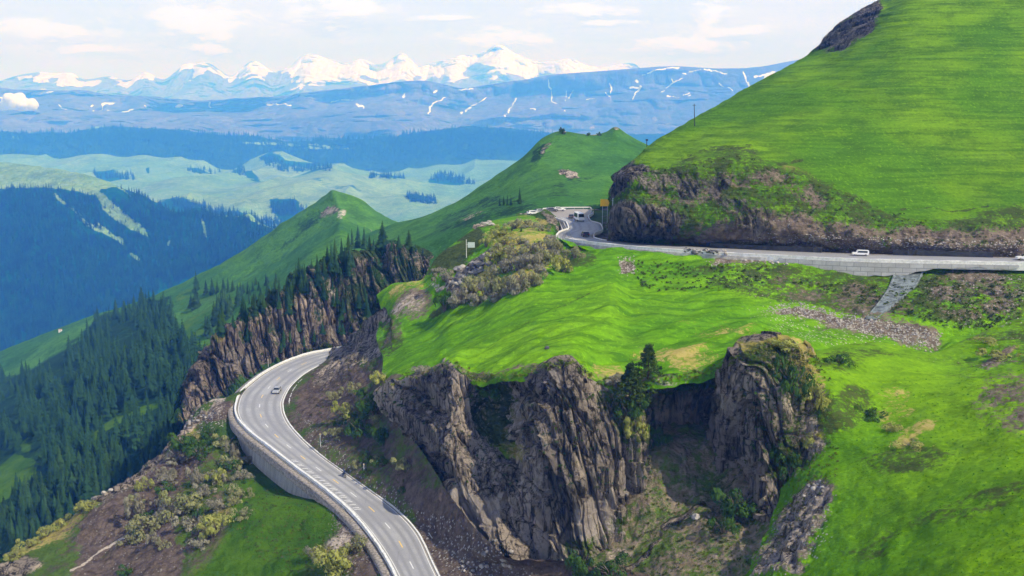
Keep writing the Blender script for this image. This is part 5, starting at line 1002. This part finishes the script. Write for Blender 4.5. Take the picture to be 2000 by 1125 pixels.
for i in range(7): boulder(925 + 6 * i, 436 + random.uniform(-1, 4), random.uniform(7, 12), M_rockp, 'pale rock on the sharp tip of the knoll skyline', 'rocks at the tip of the knoll', ['promontory'])
for i in range(52):
    t = random.random(); boulder(390 - t * 205 + random.gauss(0, 4), 815 + t * 160 + random.gauss(0, 4), random.uniform(4, 12), random.choice([M_rock, M_rockp, M_rockp]), 'pale broken rock along the crest of the brown knoll', 'rocks along the crest of the knoll', ['road_knoll'])
for i in range(22): boulder(random.gauss(398, 16), random.gauss(812, 5), random.uniform(4, 8), random.choice([M_rock, M_rockp, M_rockd]), 'rubble block on the gravel patch behind the lower road bend', 'rubble behind the lower road bend', ['road_knoll'])
for i in range(12): boulder(random.gauss(1592, 14), random.gauss(955, 9), random.uniform(7, 15), random.choice([M_rock, M_rockp]), 'pinkish rock at the head of the rocky strip on the near slope', 'rocks at the head of the rocky strip', ['near_slope'])
boulder(1360, 1012, 22, M_rockp, 'flat pale boulder lying alone on the ravine floor', None, ['ravine_floor'])
boulder(1068, 681, 12, M_rockd, 'small dark rock alone in the bright meadow', None, ['promontory'])
boulder(730, 1, 1, M_rock, 'x') if False else None
for i in range(22): boulder(random.uniform(900, 1000), 1095 + random.gauss(0, 18), random.uniform(6, 14), random.choice([M_rock, M_rockp]), 'fallen rock at the foot of the main cliff beside the lower road', 'fallen rocks at the cliff foot', ['earth_bank', 'main_cliff'])
# loose stones and low scrub nobody could count
tet = (np.array([(1, 0, 0), (-.5, .8, 0), (-.5, -.8, 0), (0, 0, .8)]), np.array([(0, 1, 3), (1, 2, 3), (2, 0, 3), (0, 2, 1)]))
def scatter(name, pgs, vf, smin, smax, mat, label, cat, nm, flatz=1.):
    V0, F0 = vf; out = []
    for pg, k in pgs:
        for x, y in rnd_in(pg, k):
            h = cast(x, y, nm)
            if h is None: continue
            s_ = random.uniform(smin, smax) * random.uniform(.6, 1); a = random.uniform(0, 6.28); c_, s2 = math.cos(a), math.sin(a)
            R = np.array([[c_, -s2, 0], [s2, c_, 0], [0, 0, 1]]); out.append((V0 * [s_, s_, s_ * flatz] @ R.T + np.array(h[0]), F0))
    V, Fc = join_vf(out); tag(link(name, npmesh(name, V, Fc, False), mat), label, cat, kind='stuff')
scatter('scree', [([(1490, 600), (1560, 590), (1640, 612), (1840, 650), (1830, 684), (1700, 655), (1580, 622)], 900), ([(1420, 488), (1500, 455), (1900, 470), (2000, 470), (2000, 500)], 700), ([(1840, 540), (2000, 540), (2000, 640), (1850, 640)], 120), ([(1205, 500), (1240, 500), (1240, 535), (1215, 535)], 90)], tet, .12, .5, M_rockp, 'loose pale scree below and beside the upper road', 'scree', None)
scatter('rock_debris', [([(580, 800), (620, 860), (900, 1060), (1100, 1125), (900, 1125), (720, 960)], 260), ([(880, 1040), (1010, 1060), (1000, 1125), (880, 1125)], 160), ([(640, 985), (700, 1030), (770, 1125), (640, 1060)], 160), ([(140, 1125), (180, 1000), (330, 880), (420, 820), (400, 900), (340, 1125)], 260), ([(1480, 1125), (1500, 1040), (1600, 950), (1640, 970), (1560, 1125)], 260)], tet, .08, .34, M_rock, 'small broken stones over the brown banks around the lower road', 'stones', None)
tuft = clump_vf(99, 26, 2, .22, .8)
scatter('scrub', [([(1230, 390), (1300, 330), (1440, 300), (1600, 356), (1740, 415), (1950, 440), (2000, 440), (2000, 490), (1700, 470), (1500, 440), (1330, 460), (1240, 470)], 800), ([(1500, 540), (1700, 560), (1820, 540), (2000, 550), (2000, 660), (1850, 640), (1700, 600)], 700), ([(1220, 510), (1500, 520), (1500, 570), (1260, 570)], 260)], tuft, .35, .95, leaf_mat('bank_scrub', (.035, .065, .012), (.12, .15, .03), sc=.3), 'low green scrub over the cutting above and the bank below the upper road', 'scrub', ['hillside', 'promontory'])
scatter('herbs', [([(600, 700), (745, 600), (760, 700), (740, 900), (880, 1000), (700, 900), (620, 850), (590, 760)], 420), ([(400, 830), (480, 880), (640, 1000), (700, 1125), (560, 1125), (440, 1040), (300, 1020), (330, 900)], 900), ([(1230, 880), (1430, 870), (1520, 970), (1460, 1125), (1200, 1125), (1260, 1000)], 700), ([(1480, 700), (1620, 700), (1640, 920), (1500, 1100), (1540, 940)], 400)], tuft, .2, .6, leaf_mat('bank_herbs', (.045, .07, .012), (.14, .16, .035), sc=.4), 'low herbs and tufts over the banks of the lower road and the ravine', 'herbs', None)
scatter('slope_tufts', [([(1640, 760), (2000, 700), (2000, 1125), (1580, 1125), (1650, 940)], 1500)], tuft, .10, .34, leaf_mat('slope_grass', (.06, .20, .004), (.16, .36, .010), sc=.4), 'grass tufts over the near green slope', 'grass', ['near_slope'])
scatter('lip_turf', [([(p_[0], p_[1] - 9) for p_ in rowsC[-1][:15]] + [(p_[0], p_[1] + 9) for p_ in rowsC[-1][:15]][::-1], 520)], tuft, .25, .8, leaf_mat('lip_grass', (.06, .12, .01), (.22, .26, .04), sc=.5), 'ragged turf and herbs hanging over the cliff lip', 'turf', None)
scatter('cliff_plants', [([(740, 760), (1300, 760), (1300, 960), (900, 960)], 420), ([(1440, 680), (1620, 700), (1620, 920), (1450, 900)], 420), ([(430, 640), (640, 520), (860, 500), (800, 620), (640, 680), (400, 760)], 420)], tuft, .2, .7, M_grn, 'small plants growing in the cracks of the cliffs', 'plants', ['main_cliff', 'far_cliff'])

# ---- block wall and chute under the upper road
M_block, n = new_mat('block_wall'); tcg = n.add('ShaderNodeAttribute', attribute_name='uvw').outputs['Vector']
bk = n.add('ShaderNodeTexBrick', {'Vector': tcg, 'Scale': 1.0, 'Mortar Size': .05, 'Brick Width': 3.2, 'Row Height': 1.1, 'Color1': (.40, .41, .42, 1), 'Color2': (.30, .31, .32, 1), 'Mortar': (.10, .10, .10, 1)}).outputs[0]
pos = n.add('ShaderNodeNewGeometry').outputs['Position']; c_ = n.mix(n.ss(n.noise(pos, .6, 5, .7), .3, .7), bk, n.mix(.5, bk, (.2, .2, .19)))
s_ = n.add('ShaderNodeBsdfPrincipled', {'Base Color': c_, 'Roughness': .8}); n.add('ShaderNodeOutputMaterial', {'Surface': s_.outputs[0]})
def wall_down(name, x0, x1, depth_fn, label, mat):
    C = resample(sgn_px(offs(UL, -su * .5), x0, x1), 1.0); C = C[np.argsort(C[:, 0])]; m_ = len(C); t = np.linspace(0, 1, m_); V = []; U = []
    L = np.concatenate([[0], np.cumsum(np.linalg.norm(np.diff(C, axis=0), axis=1))])
    dn = np.array([depth_fn(1000 + F * p[0] / (p[1] * math.cos(PITCH) - p[2] * math.sin(PITCH))) for p in C])
    S_ = sidev(C); s1 = 1 if np.mean(S_[:, 1]) < 0 else -1
    for j in range(7): f = j / 6; V.append(C + s1 * S_ * (.18 * f * dn)[:, None] - np.array([0, 0, 1.]) * (f * dn)[:, None]); U.append(np.stack([L, f * dn, L * 0], 1))
    V = np.array(V).transpose(1, 0, 2).reshape(-1, 3); U = np.array(U).transpose(1, 0, 2).reshape(-1, 3); idx = np.arange(m_ * 7).reshape(m_, 7)
    Fq = np.stack([idx[:-1, :-1], idx[:-1, 1:], idx[1:, 1:], idx[1:, :-1]], -1).reshape(-1, 4); me = npmesh(name, V, Fq, False)
    a = me.attributes.new('uvw', 'FLOAT_VECTOR', 'POINT'); a.data.foreach_set('vector', U.astype(np.float32).ravel())
    o = link(name, me, mat); md = o.modifiers.new('s', 'SOLIDIFY'); md.thickness = .4; md.offset = 0; tag(o, label, 'retaining wall')
wall_down('retaining_wall', 1090, 1500, lambda x: 1.6 + .4 * math.sin(x / 60), 'low plain grey wall under the parapet at the left half of the upper road', M_conc)
wall_down('retaining_wall', 1515, 1990, lambda x: .8 + 2.6 * max(0, math.sin(min(1, max(0, (x - 1515) / 330)) * math.pi)) + .35 * math.sin(x / 9) * math.sin(x / 23), 'wide retaining wall of large pale blocks under the upper road', M_block)
# chute: a lean concrete channel from the wall foot to the scree
ch = [(1775, 532), (1762, 560), (1735, 590), (1700, 625)]; wd_ = [3.2, 2.8, 1.8, 1.1]
Cc = []
for x, y in ch: h = cast(x, y, ['promontory']); Cc.append(np.array(h[0]) + [0, 0, .12])
Cc = pchip(np.array(Cc), 24); wd_ = np.interp(np.linspace(0, 3, 24), range(4), wd_)
Sx = sidev(Cc); V = []
for k_, (a, b) in enumerate([(-1, .25), (-.9, .25), (-.84, .02), (.84, .02), (.9, .25), (1, .25), (1, -1.2), (-1, -1.2)]): V.append(Cc + Sx * (a * wd_)[:, None] + [0, 0, b])
V = np.array(V).transpose(1, 0, 2); idx = np.arange(24 * 8).reshape(24, 8); nx = np.roll(idx, -1, 1)
tag(link('drainage_chute', npmesh('drainage_chute', V.reshape(-1, 3), np.stack([idx[:-1], nx[:-1], nx[1:], idx[1:]], -1).reshape(-1, 4), False), flat('blue_grey_concrete', (.14, .165, .17), .8, var=.55, scale=.8)), 'blue grey concrete drainage chute running down the bank from the block wall to the scree', 'drain')

# ---- poles and signs
M_steel = flat('galvanised_steel', (.45, .46, .47), .45, .6); M_orange = flat('orange_board', (.95, .55, .02), .5, var=.05); M_blank = flat('pale_green_board', (.48, .56, .52), .5, var=.06)
M_wood = flat('tarred_wood', (.03, .035, .05), .8, var=.2)
def tube_o(name, pts, rads, mat, parent=None, k=10):
    o = link(name, npmesh(name, *tube_vf(pts, rads, k), True), mat)
    if parent: kid(parent, o)
    return o
def box_o(name, sx, sy, sz, loc, mat, parent=None, bev=.02):
    bm = bmesh.new(); bmesh.ops.create_cube(bm, size=1)
    for v in bm.verts: v.co = Vector((v.co.x * sx, v.co.y * sy, v.co.z * sz)) + Vector(loc)
    bmesh.ops.bevel(bm, geom=bm.edges[:], offset=bev, segments=2, affect='EDGES')
    me = bpy.data.meshes.new(name); bm.to_mesh(me); bm.free(); o = link(name, me, mat)
    if parent: kid(parent, o)
    return o
# orange sign on the hill nose
h = Vector(P(1181, 443, 283).tolist()); t = empty('road_sign', h)
top_z = P(1181, 403, 283)[2] - h.z
tube_o('post', [(-.7, .08, -1), (-.7, .08, top_z + 1.6)], [.07, .07], M_steel, t); tube_o('post', [(.7, .08, -1), (.7, .08, top_z + 1.6)], [.07, .07], M_steel, t)
box_o('board', 2.7, .08, 2.05, (0, 0, top_z + 1.05), M_orange, t, .03); tag(t, 'orange yellow square road sign on posts at the nose of the hillside', 'sign')
h = Vector(P(1196, 440, 276).tolist()); t = empty('lamp_post', h); Hp = P(1196, 388, 276)[2] - h.z
tube_o('post', [(0, 0, -1), (0, 0, Hp)], [.16, .12], M_steel, t); tube_o('cap', [(0, 0, Hp), (0, 0, Hp + .25)], [.2, .12], M_conc, t); box_o('bracket', .9, .15, .18, (.2, 0, Hp - .5), M_steel, t)
tag(t, 'thick grey post in front of the dark columns right of the orange sign', 'post')
h = cast(911, 503); p = h[0]; t = empty('road_sign', p); Hp = 36 / F * p.y
tube_o('post', [(0, 0, -1), (0, 0, Hp)], [.10, .08], M_white, t); tube_o('arm', [(0, 0, Hp * .72), (.5, 0, Hp * .72)], [.05, .05], M_white, t); box_o('board', 2.1, .08, 1.6, (1.45, -.05, Hp * .70), M_blank, t, .03)
tag(t, 'pale board on a white post standing on the dark green slope of the knoll', 'sign')
h = cast(1357, 246, ['hillside']); p = h[0]; t = empty('utility_pole', p); Hp = 42 / F * p.y
tube_o('pole', [(0, 0, -1), (-.45, 0, Hp)], [.16, .10], M_wood, t); box_o('crossarm', 1.1, .12, .12, (-.42, 0, Hp - .5), M_wood, t)
tag(t, 'thin dark utility pole leaning slightly on the hillside skyline', 'pole')
h = cast(1263, 287, ['hump_ridge']); p = h[0]; t = empty('marker_post', p)
tube_o('pole', [(0, 0, -1), (0, 0, 4.2)], [.25, .2], M_wood, t); box_o('head', 1.4, .5, 1.0, (0, 0, 4.0), M_wood, t); tag(t, 'small dark marker post on the saddle behind the hillside', 'post')
for x, y, hp, lb in ((626, 872, 28, 'thin white marker post beside the inner gutter of the lower road'), (711, 925, 22, 'thin grey post on the bank beside the motorcycle'), (524, 716, 16, 'thin white post outside the far curve of the lower road')):
    h = cast(x, y, ['earth_bank', 'far_cliff', 'road_knoll'])
    if h: t = empty('marker_post', h[0]); Hp = hp / F * h[0].y; tube_o('pole', [(0, 0, -.5), (0, 0, Hp)], [.07, .06], M_white, t); box_o('reflector', .22, .1, .3, (0, 0, Hp - .2), M_yel, t); tag(t, lb, 'post')

# ---- vehicles
M_glass = flat('dark_glass', (.02, .025, .03), .1, spec=.6); M_tyre = flat('tyre_rubber', (.02, .02, .02), .85); M_rim = flat('rim_metal', (.4, .4, .42), .35, .8); M_lamp = flat('lamp_glass', (.8, .8, .75), .2); M_red = flat('red_lamp', (.4, .02, .02), .3)
PAINT = {'white': flat('white_car_paint', (.78, .78, .78), .3, spec=.5), 'black': flat('black_car_paint', (.015, .015, .018), .3, spec=.5), 'silver': flat('silver_car_paint', (.42, .43, .45), .3, .4), 'grey': flat('grey_car_paint', (.12, .125, .14), .3, .3)}
def vehicle(name, p, ang, kind, colr, label, group=None, cat='car'):
    # local +x forward
    L, Wd, Hh = {'car': (4.4, 1.8, 1.45), 'van': (5.2, 1.95, 2.1), 'bus': (6.5, 2.2, 2.7)}[kind]
    prof = {'car': [(-2.2, .35), (-2.2, .85), (-1.95, .95), (-1.45, 1.40), (.25, 1.43), (1.0, .95), (2.05, .80), (2.2, .6), (2.2, .35)],
            'van': [(-2.6, .4), (-2.6, 1.9), (-2.45, 2.05), (.9, 2.05), (1.7, 1.25), (2.5, 1.05), (2.6, .8), (2.6, .4)],
            'bus': [(-3.25, .45), (-3.25, 2.5), (-3.05, 2.68), (2.7, 2.68), (3.1, 1.6), (3.25, 1.2), (3.25, .45)]}[kind]
    t = empty(name, p, ang); bm = bmesh.new(); A_ = [bm.verts.new((x, -Wd / 2, z)) for x, z in prof]; B_ = [bm.verts.new((x, Wd / 2, z)) for x, z in prof]
    bm.faces.new(A_); bm.faces.new(B_[::-1]); k = len(prof)
    for i in range(k): bm.faces.new((A_[i], B_[i], B_[(i+1) % k], A_[(i+1) % k]))
    for v in bm.verts:
        if v.co.z > 1.2 or (kind != 'car' and v.co.z > 1.5): v.co.y *= .86
    bmesh.ops.recalc_face_normals(bm, faces=bm.faces[:]); bmesh.ops.bevel(bm, geom=bm.edges[:], offset=.09, segments=2, affect='EDGES')
    me = bpy.data.meshes.new('body'); bm.to_mesh(me); bm.free(); kid(t, link('body', me, PAINT[colr]))
    def quad(nm, P4, m): kid(t, link(nm, npmesh(nm, P4, [(0, 1, 2, 3)], False), m))
    if kind == 'car':
        for s_ in (-1, 1): quad('side_window', [(-1.5, s_*.912, .95), (.75, s_*.912, .95), (.2, s_*.80, 1.36), (-1.35, s_*.80, 1.36)], M_glass)
        quad('windscreen', [(.98, -.8, 1.00), (.98, .8, 1.00), (.33, .68, 1.40), (.33, -.68, 1.40)], M_glass); quad('rear_window', [(-1.97, -.78, .99), (-1.97, .78, .99), (-1.52, .68, 1.38), (-1.52, -.68, 1.38)], M_glass)
    else:
        zt = Hh - .2; zb = 1.2
        for s_ in (-1, 1): quad('side_window', [(-L/2 + .5, s_*(Wd/2 - .03), zb), (L/2 - 1.6, s_*(Wd/2 - .03), zb), (L/2 - 1.9, s_*(Wd*.43 + .03), zt), (-L/2 + .5, s_*(Wd*.43 + .03), zt)], M_glass)
        xf0, xf1 = (1.78, .98) if kind == 'van' else (3.2, 2.85)
        quad('windscreen', [(xf0, -Wd*.42, 1.3), (xf0, Wd*.42, 1.3), (xf1, Wd*.38, zt), (xf1, -Wd*.38, zt)], M_glass); quad('rear_window', [(-L/2 - .02, -Wd*.38, zb + .1), (-L/2 - .02, Wd*.38, zb + .1), (-L/2 - .02, Wd*.36, zt), (-L/2 - .02, -Wd*.36, zt)], M_glass)
    for s_ in (-1, 1):
        box_o('headlight', .08, .35, .18, (L/2 - .01, s_ * Wd * .36, .68), M_lamp, t); box_o('tail_light', .08, .25, .25, (-L/2 + .01, s_ * Wd * .4, .8), M_red, t)
        for q in (-1, 1):
            w_ = tube_o('wheel', [(q*L*.31, s_*(Wd/2 - .22), .34), (q*L*.31, s_*(Wd/2 + .02), .34)], [.34, .34], M_tyre, t, 16)
            rm = tube_o('rim', [(q*L*.31, s_*(Wd/2 + .0), .34), (q*L*.31, s_*(Wd/2 + .04), .34)], [.21, .19], M_rim, None, 12); kid(w_, rm)
            me_ = rm.data; bmx = bmesh.new(); bmx.from_mesh(me_); bmesh.ops.holes_fill(bmx, edges=[e for e in bmx.edges if e.is_boundary], sides=20); bmx.to_mesh(me_); bmx.free()
            me_ = w_.data; bmx = bmesh.new(); bmx.from_mesh(me_); bmesh.ops.holes_fill(bmx, edges=[e for e in bmx.edges if e.is_boundary], sides=20); bmx.to_mesh(me_); bmx.free()
    return tag(t, label, cat, group)
def road_ang(C, p):
    i = int(np.argmin(np.linalg.norm(C - np.array(p), axis=1))); T = C[min(i+1, len(C)-1)] - C[max(i-1, 0)]; return math.atan2(T[1], T[0])
LC = (LO + LI) / 2; UC = (UL + UR) / 2
def on_road(x, y, z): return Pz(x, y, z + .03)
p = on_road(541, 766, LOW); vehicle('parked_car', p, road_ang(LC, p), 'car', 'silver', 'silver car driving alone round the bend of the lower road')
p = on_road(1143, 461, UPR); vehicle('parked_car', p, road_ang(UC, p) + .2, 'car', 'black', 'black car on the bend of the upper road nearest to the hill corner')
p = on_road(1131, 431, UPR); vehicle('minibus', p, math.radians(-80), 'bus', 'white', 'white minibus coming round the far bend of the upper road', cat='minibus')
p = on_road(1117, 426, UPR); vehicle('parked_car', p, math.radians(80), 'car', 'grey', 'dark grey car beside the white minibus on the far bend')
p = on_road(1680, 499, UPR); vv_ = vehicle('van', p, road_ang(UC, p), 'van', 'white', 'white van parked at the hill side of the long straight of the upper road', cat='van'); vv_.scale = (.78, .8, .68)
p = on_road(2003, 508, UPR); vehicle('parked_car', p, road_ang(UC, p), 'car', 'white', 'white car cut off by the right edge of the picture on the upper road')
for x, y, a, c_, lb in ((1042, 419, .3, 'white', 'white car parked at the left end of the far lay-by'), (1056, 416, .3, 'silver', 'silver car second from the left in the far lay-by'), (1078, 413, .1, 'grey', 'dark car in the middle of the far lay-by'), (1092, 412, .1, 'white', 'white car right of the dark one in the far lay-by')):
    p = on_road(x, y, UPR); vehicle('parked_car', p, a, 'car', c_, lb, 'cars parked in the far lay-by')
# guard rail of the lay-by
GR = np.array([Pz(a, b, UPR) for a, b in [(1060, 411.5), (1100, 409.3), (1152, 408.8), (1155.5, 412), (1152, 420)]]); GR = resample(pchip(GR, 60), 1.0)
t = empty('guard_rail', (0, 0, 0)); kid(t, sweep('rail', GR, [(-.06, .55), (-.06, .95), (.06, .95), (.06, .55)], M_white))
for q in GR[::3]: tube_o('post', [tuple(q), tuple(q + [0, 0, .8])], [.07, .07], M_steel, t, 6)
tag(t, 'white guard rail curving round the far lay-by', 'guard rail')
# dark shape on the straight, right of the van
h = on_road(1736, 500, UPR)
# motorcycle with its rider
p = Vector(on_road(672, 931, LOW)); ang = road_ang(LC, p) + math.pi
t = empty('motorcycle', p, ang)
for q in (-.68, .68):
    bm = bmesh.new(); 
    V_, F_ = [], []
    for i in range(20):
        for j in range(8): a = 2*math.pi*i/20; b = 2*math.pi*j/8; r_q = .27 + .06*math.cos(b); V_.append((q + r_q*math.cos(a), .06*math.sin(b), .33 + r_q*math.sin(a)))
    for i in range(20):
        for j in range(8): F_.append((i*8+j, ((i+1)%20)*8+j, ((i+1)%20)*8+(j+1)%8, i*8+(j+1)%8))
    bm.free(); kid(t, link('wheel', npmesh('wheel', V_, F_), M_tyre))
M_blue = flat('dark_blue_paint', (.02, .05, .16), .35); M_cloth = flat('navy_cloth', (.015, .03, .09), .85, var=.2); M_skin = flat('skin', (.5, .32, .24), .6)
box_o('fuel_tank', .55, .3, .28, (.15, 0, .82), M_blue, t, .08); box_o('seat', .7, .28, .12, (-.4, 0, .80), M_tyre, t, .05); box_o('engine', .5, .28, .38, (.05, 0, .45), M_rim, t, .05)
tube_o('fork', [(.68, .08, .33), (.5, .08, 1.05)], [.035, .035], M_steel, t, 6); tube_o('handlebar', [(.42, -.36, 1.08), (.5, 0, 1.05), (.42, .36, 1.08)], [.02, .02, .02], M_steel, t, 6); box_o('headlight', .12, .2, .2, (.62, 0, .92), M_lamp, t, .04); tube_o('exhaust', [(.1, -.17, .35), (-.75, -.2, .42)], [.04, .06], M_steel, t, 8)
tag(t, 'dark motorcycle at the inner edge of the lower road, carrying a rider', 'motorcycle')
# rider: one skinned body
J = {'pel': (-.30, 0, .93, .16), 'wa': (-.24, 0, 1.1, .14), 'ch': (-.10, 0, 1.34, .18), 'nk': (-.02, 0, 1.52, .065), 'hd': (.02, 0, 1.66, .105), 'ht': (.02, 0, 1.76, .08)}
ed = [('pel', 'wa'), ('wa', 'ch'), ('ch', 'nk'), ('nk', 'hd'), ('hd', 'ht')]
for s_, sn in ((1, 'l'), (-1, 'r')):
    J.update({'sh'+sn: (-.08, .2*s_, 1.42, .075), 'el'+sn: (.14, .32*s_, 1.22, .055), 'wr'+sn: (.38, .33*s_, 1.11, .038), 'ha'+sn: (.45, .32*s_, 1.10, .042), 'hp'+sn: (-.26, .12*s_, .90, .11), 'kn'+sn: (.18, .23*s_, .80, .075), 'an'+sn: (-.02, .2*s_, .38, .05), 'to'+sn: (.16, .21*s_, .32, .045)})
    ed += [('ch', 'sh'+sn), ('sh'+sn, 'el'+sn), ('el'+sn, 'wr'+sn), ('wr'+sn, 'ha'+sn), ('pel', 'hp'+sn), ('hp'+sn, 'kn'+sn), ('kn'+sn, 'an'+sn), ('an'+sn, 'to'+sn)]
nm_ = list(J); me = bpy.data.meshes.new('person'); me.from_pydata([J[k][:3] for k in nm_], [(nm_.index(a), nm_.index(b)) for a, b in ed], [])
o = link('person', me, M_cloth); o.location = p; o.rotation_euler = (0, 0, ang)
sk = o.modifiers.new('k', 'SKIN'); me.skin_vertices[0].data[0].use_root = True
for i, k in enumerate(nm_): me.skin_vertices[0].data[i].radius = (J[k][3], J[k][3])
o.modifiers.new('s', 'SUBSURF').levels = 1
hl = bmesh.new(); bmesh.ops.create_uvsphere(hl, u_segments=14, v_segments=10, radius=.15)
for v in hl.verts: v.co = Vector((v.co.x * 1.1 + .02, v.co.y * .95, v.co.z + 1.69))
mh_ = bpy.data.meshes.new('helmet'); hl.to_mesh(mh_); hl.free(); kid(o, link('helmet', mh_, M_blue))
tag(o, 'person in dark blue clothes and helmet riding the motorcycle on the lower road', 'person')

# ---- far houses
M_plaster = flat('white_plaster', (.75, .74, .70), .8); M_roofr = flat('rusty_roof', (.40, .30, .26), .8, var=.2)
for x, y, wpx, hpx, lb in ((182, 603, 9, 6, 'small white house at the edge of the far meadow in the valley'), (191, 600, 6, 5, 'smaller white house behind the first one at the far meadow'), (118, 636, 6, 4, 'small reddish roofed hut at the lower end of the far meadow')):
    h = cast(x, y + 3, ['middle_hills'])
    if not h: h = cast(x, y + 12, ['middle_hills'])
    if not h: continue
    p = h[0]; t = empty('house', p, random.uniform(-.4, .4)); w_ = wpx / F * p.y; g_ = hpx / F * p.y
    box_o('wall', w_, w_ * .7, g_ * 1.5, (0, 0, g_ * .15), M_plaster, t, .05)
    V_ = [(-w_*.55, -w_*.4, g_*.9), (w_*.55, -w_*.4, g_*.9), (w_*.55, w_*.4, g_*.9), (-w_*.55, w_*.4, g_*.9), (-w_*.55, 0, g_*1.4), (w_*.55, 0, g_*1.4)]
    me = bpy.data.meshes.new('roof'); me.from_pydata(V_, [], [(0, 1, 5, 4), (2, 3, 4, 5), (0, 4, 3), (1, 2, 5), (0, 3, 2, 1)]); kid(t, link('roof', me, M_roofr))
    for q in (-.25, .25): box_o('window', w_ * .16, .1, g_ * .25, (q * w_, -w_ * .35 - .02, g_ * .5), M_glass, t, .01)
    tag(t, lb, 'house')
# ---- low cloud hanging at the left
M_cloud, n = new_mat('cloud'); b_ = n.add('ShaderNodeBsdfDiffuse', {'Color': (.95, .95, .97, 1)}); tl = n.add('ShaderNodeBsdfTranslucent', {'Color': (.95, .95, .97, 1)}); mx = n.add('ShaderNodeMixShader', {0: .45, 1: b_.outputs[0], 2: tl.outputs[0]}); n.add('ShaderNodeOutputMaterial', {'Surface': mx.outputs[0]})
cp = P(18, 212, 8800); parts_ = []
bm = bmesh.new()
for q in range(16):
    r_ = random.uniform(38, 78); dx = random.uniform(-190, 190); dz = random.uniform(0, 120) * (1 - abs(dx) / 230)
    m_ = Matrix.Translation((dx, random.uniform(-60, 60), dz)); bmesh.ops.create_icosphere(bm, subdivisions=3, radius=r_, matrix=m_)
C_ = np.array([v.co[:] for v in bm.verts]); C_ += C_ / (np.linalg.norm(C_, axis=1, keepdims=True) + 1) * (fbm(C_ / 30., 4, 200) * 26)[:, None]; C_[:, 2] = np.maximum(C_[:, 2], -18 + 6 * np.sin(C_[:, 0] / 30))
for v, c_ in zip(bm.verts, C_): v.co = c_
me = bpy.data.meshes.new('cloud'); bm.to_mesh(me); bm.free(); o = link('cloud', me, M_cloud); o.location = cp
md = o.modifiers.new('r', 'REMESH'); md.mode = 'VOXEL'; md.voxel_size = 9; md.use_smooth_shade = True
tag(o, 'low white cloud hanging in front of the blue mountains at the left edge', 'cloud')

# ------------------------------------------------------------------ haze
bm = bmesh.new(); bmesh.ops.create_cube(bm, size=1)
for v in bm.verts: v.co = Vector((v.co.x * 64000, 10000 + v.co.y * 36000, (-722 if v.co.z < 0 else 930)))
me = bpy.data.meshes.new('haze'); bm.to_mesh(me); bm.free()
mh = bpy.data.materials.new('haze_air'); mh.use_nodes = True; n = NT(mh.node_tree)
pv = n.add('ShaderNodeVolumePrincipled', {'Color': HAZE_COL, 'Density': HAZE_D, 'Anisotropy': 0.0, 'Absorption Color': HAZE_ABS})
n.add('ShaderNodeOutputMaterial', {'Volume': pv.outputs[0]})
tag(link('haze', me, mh), kind='stuff')
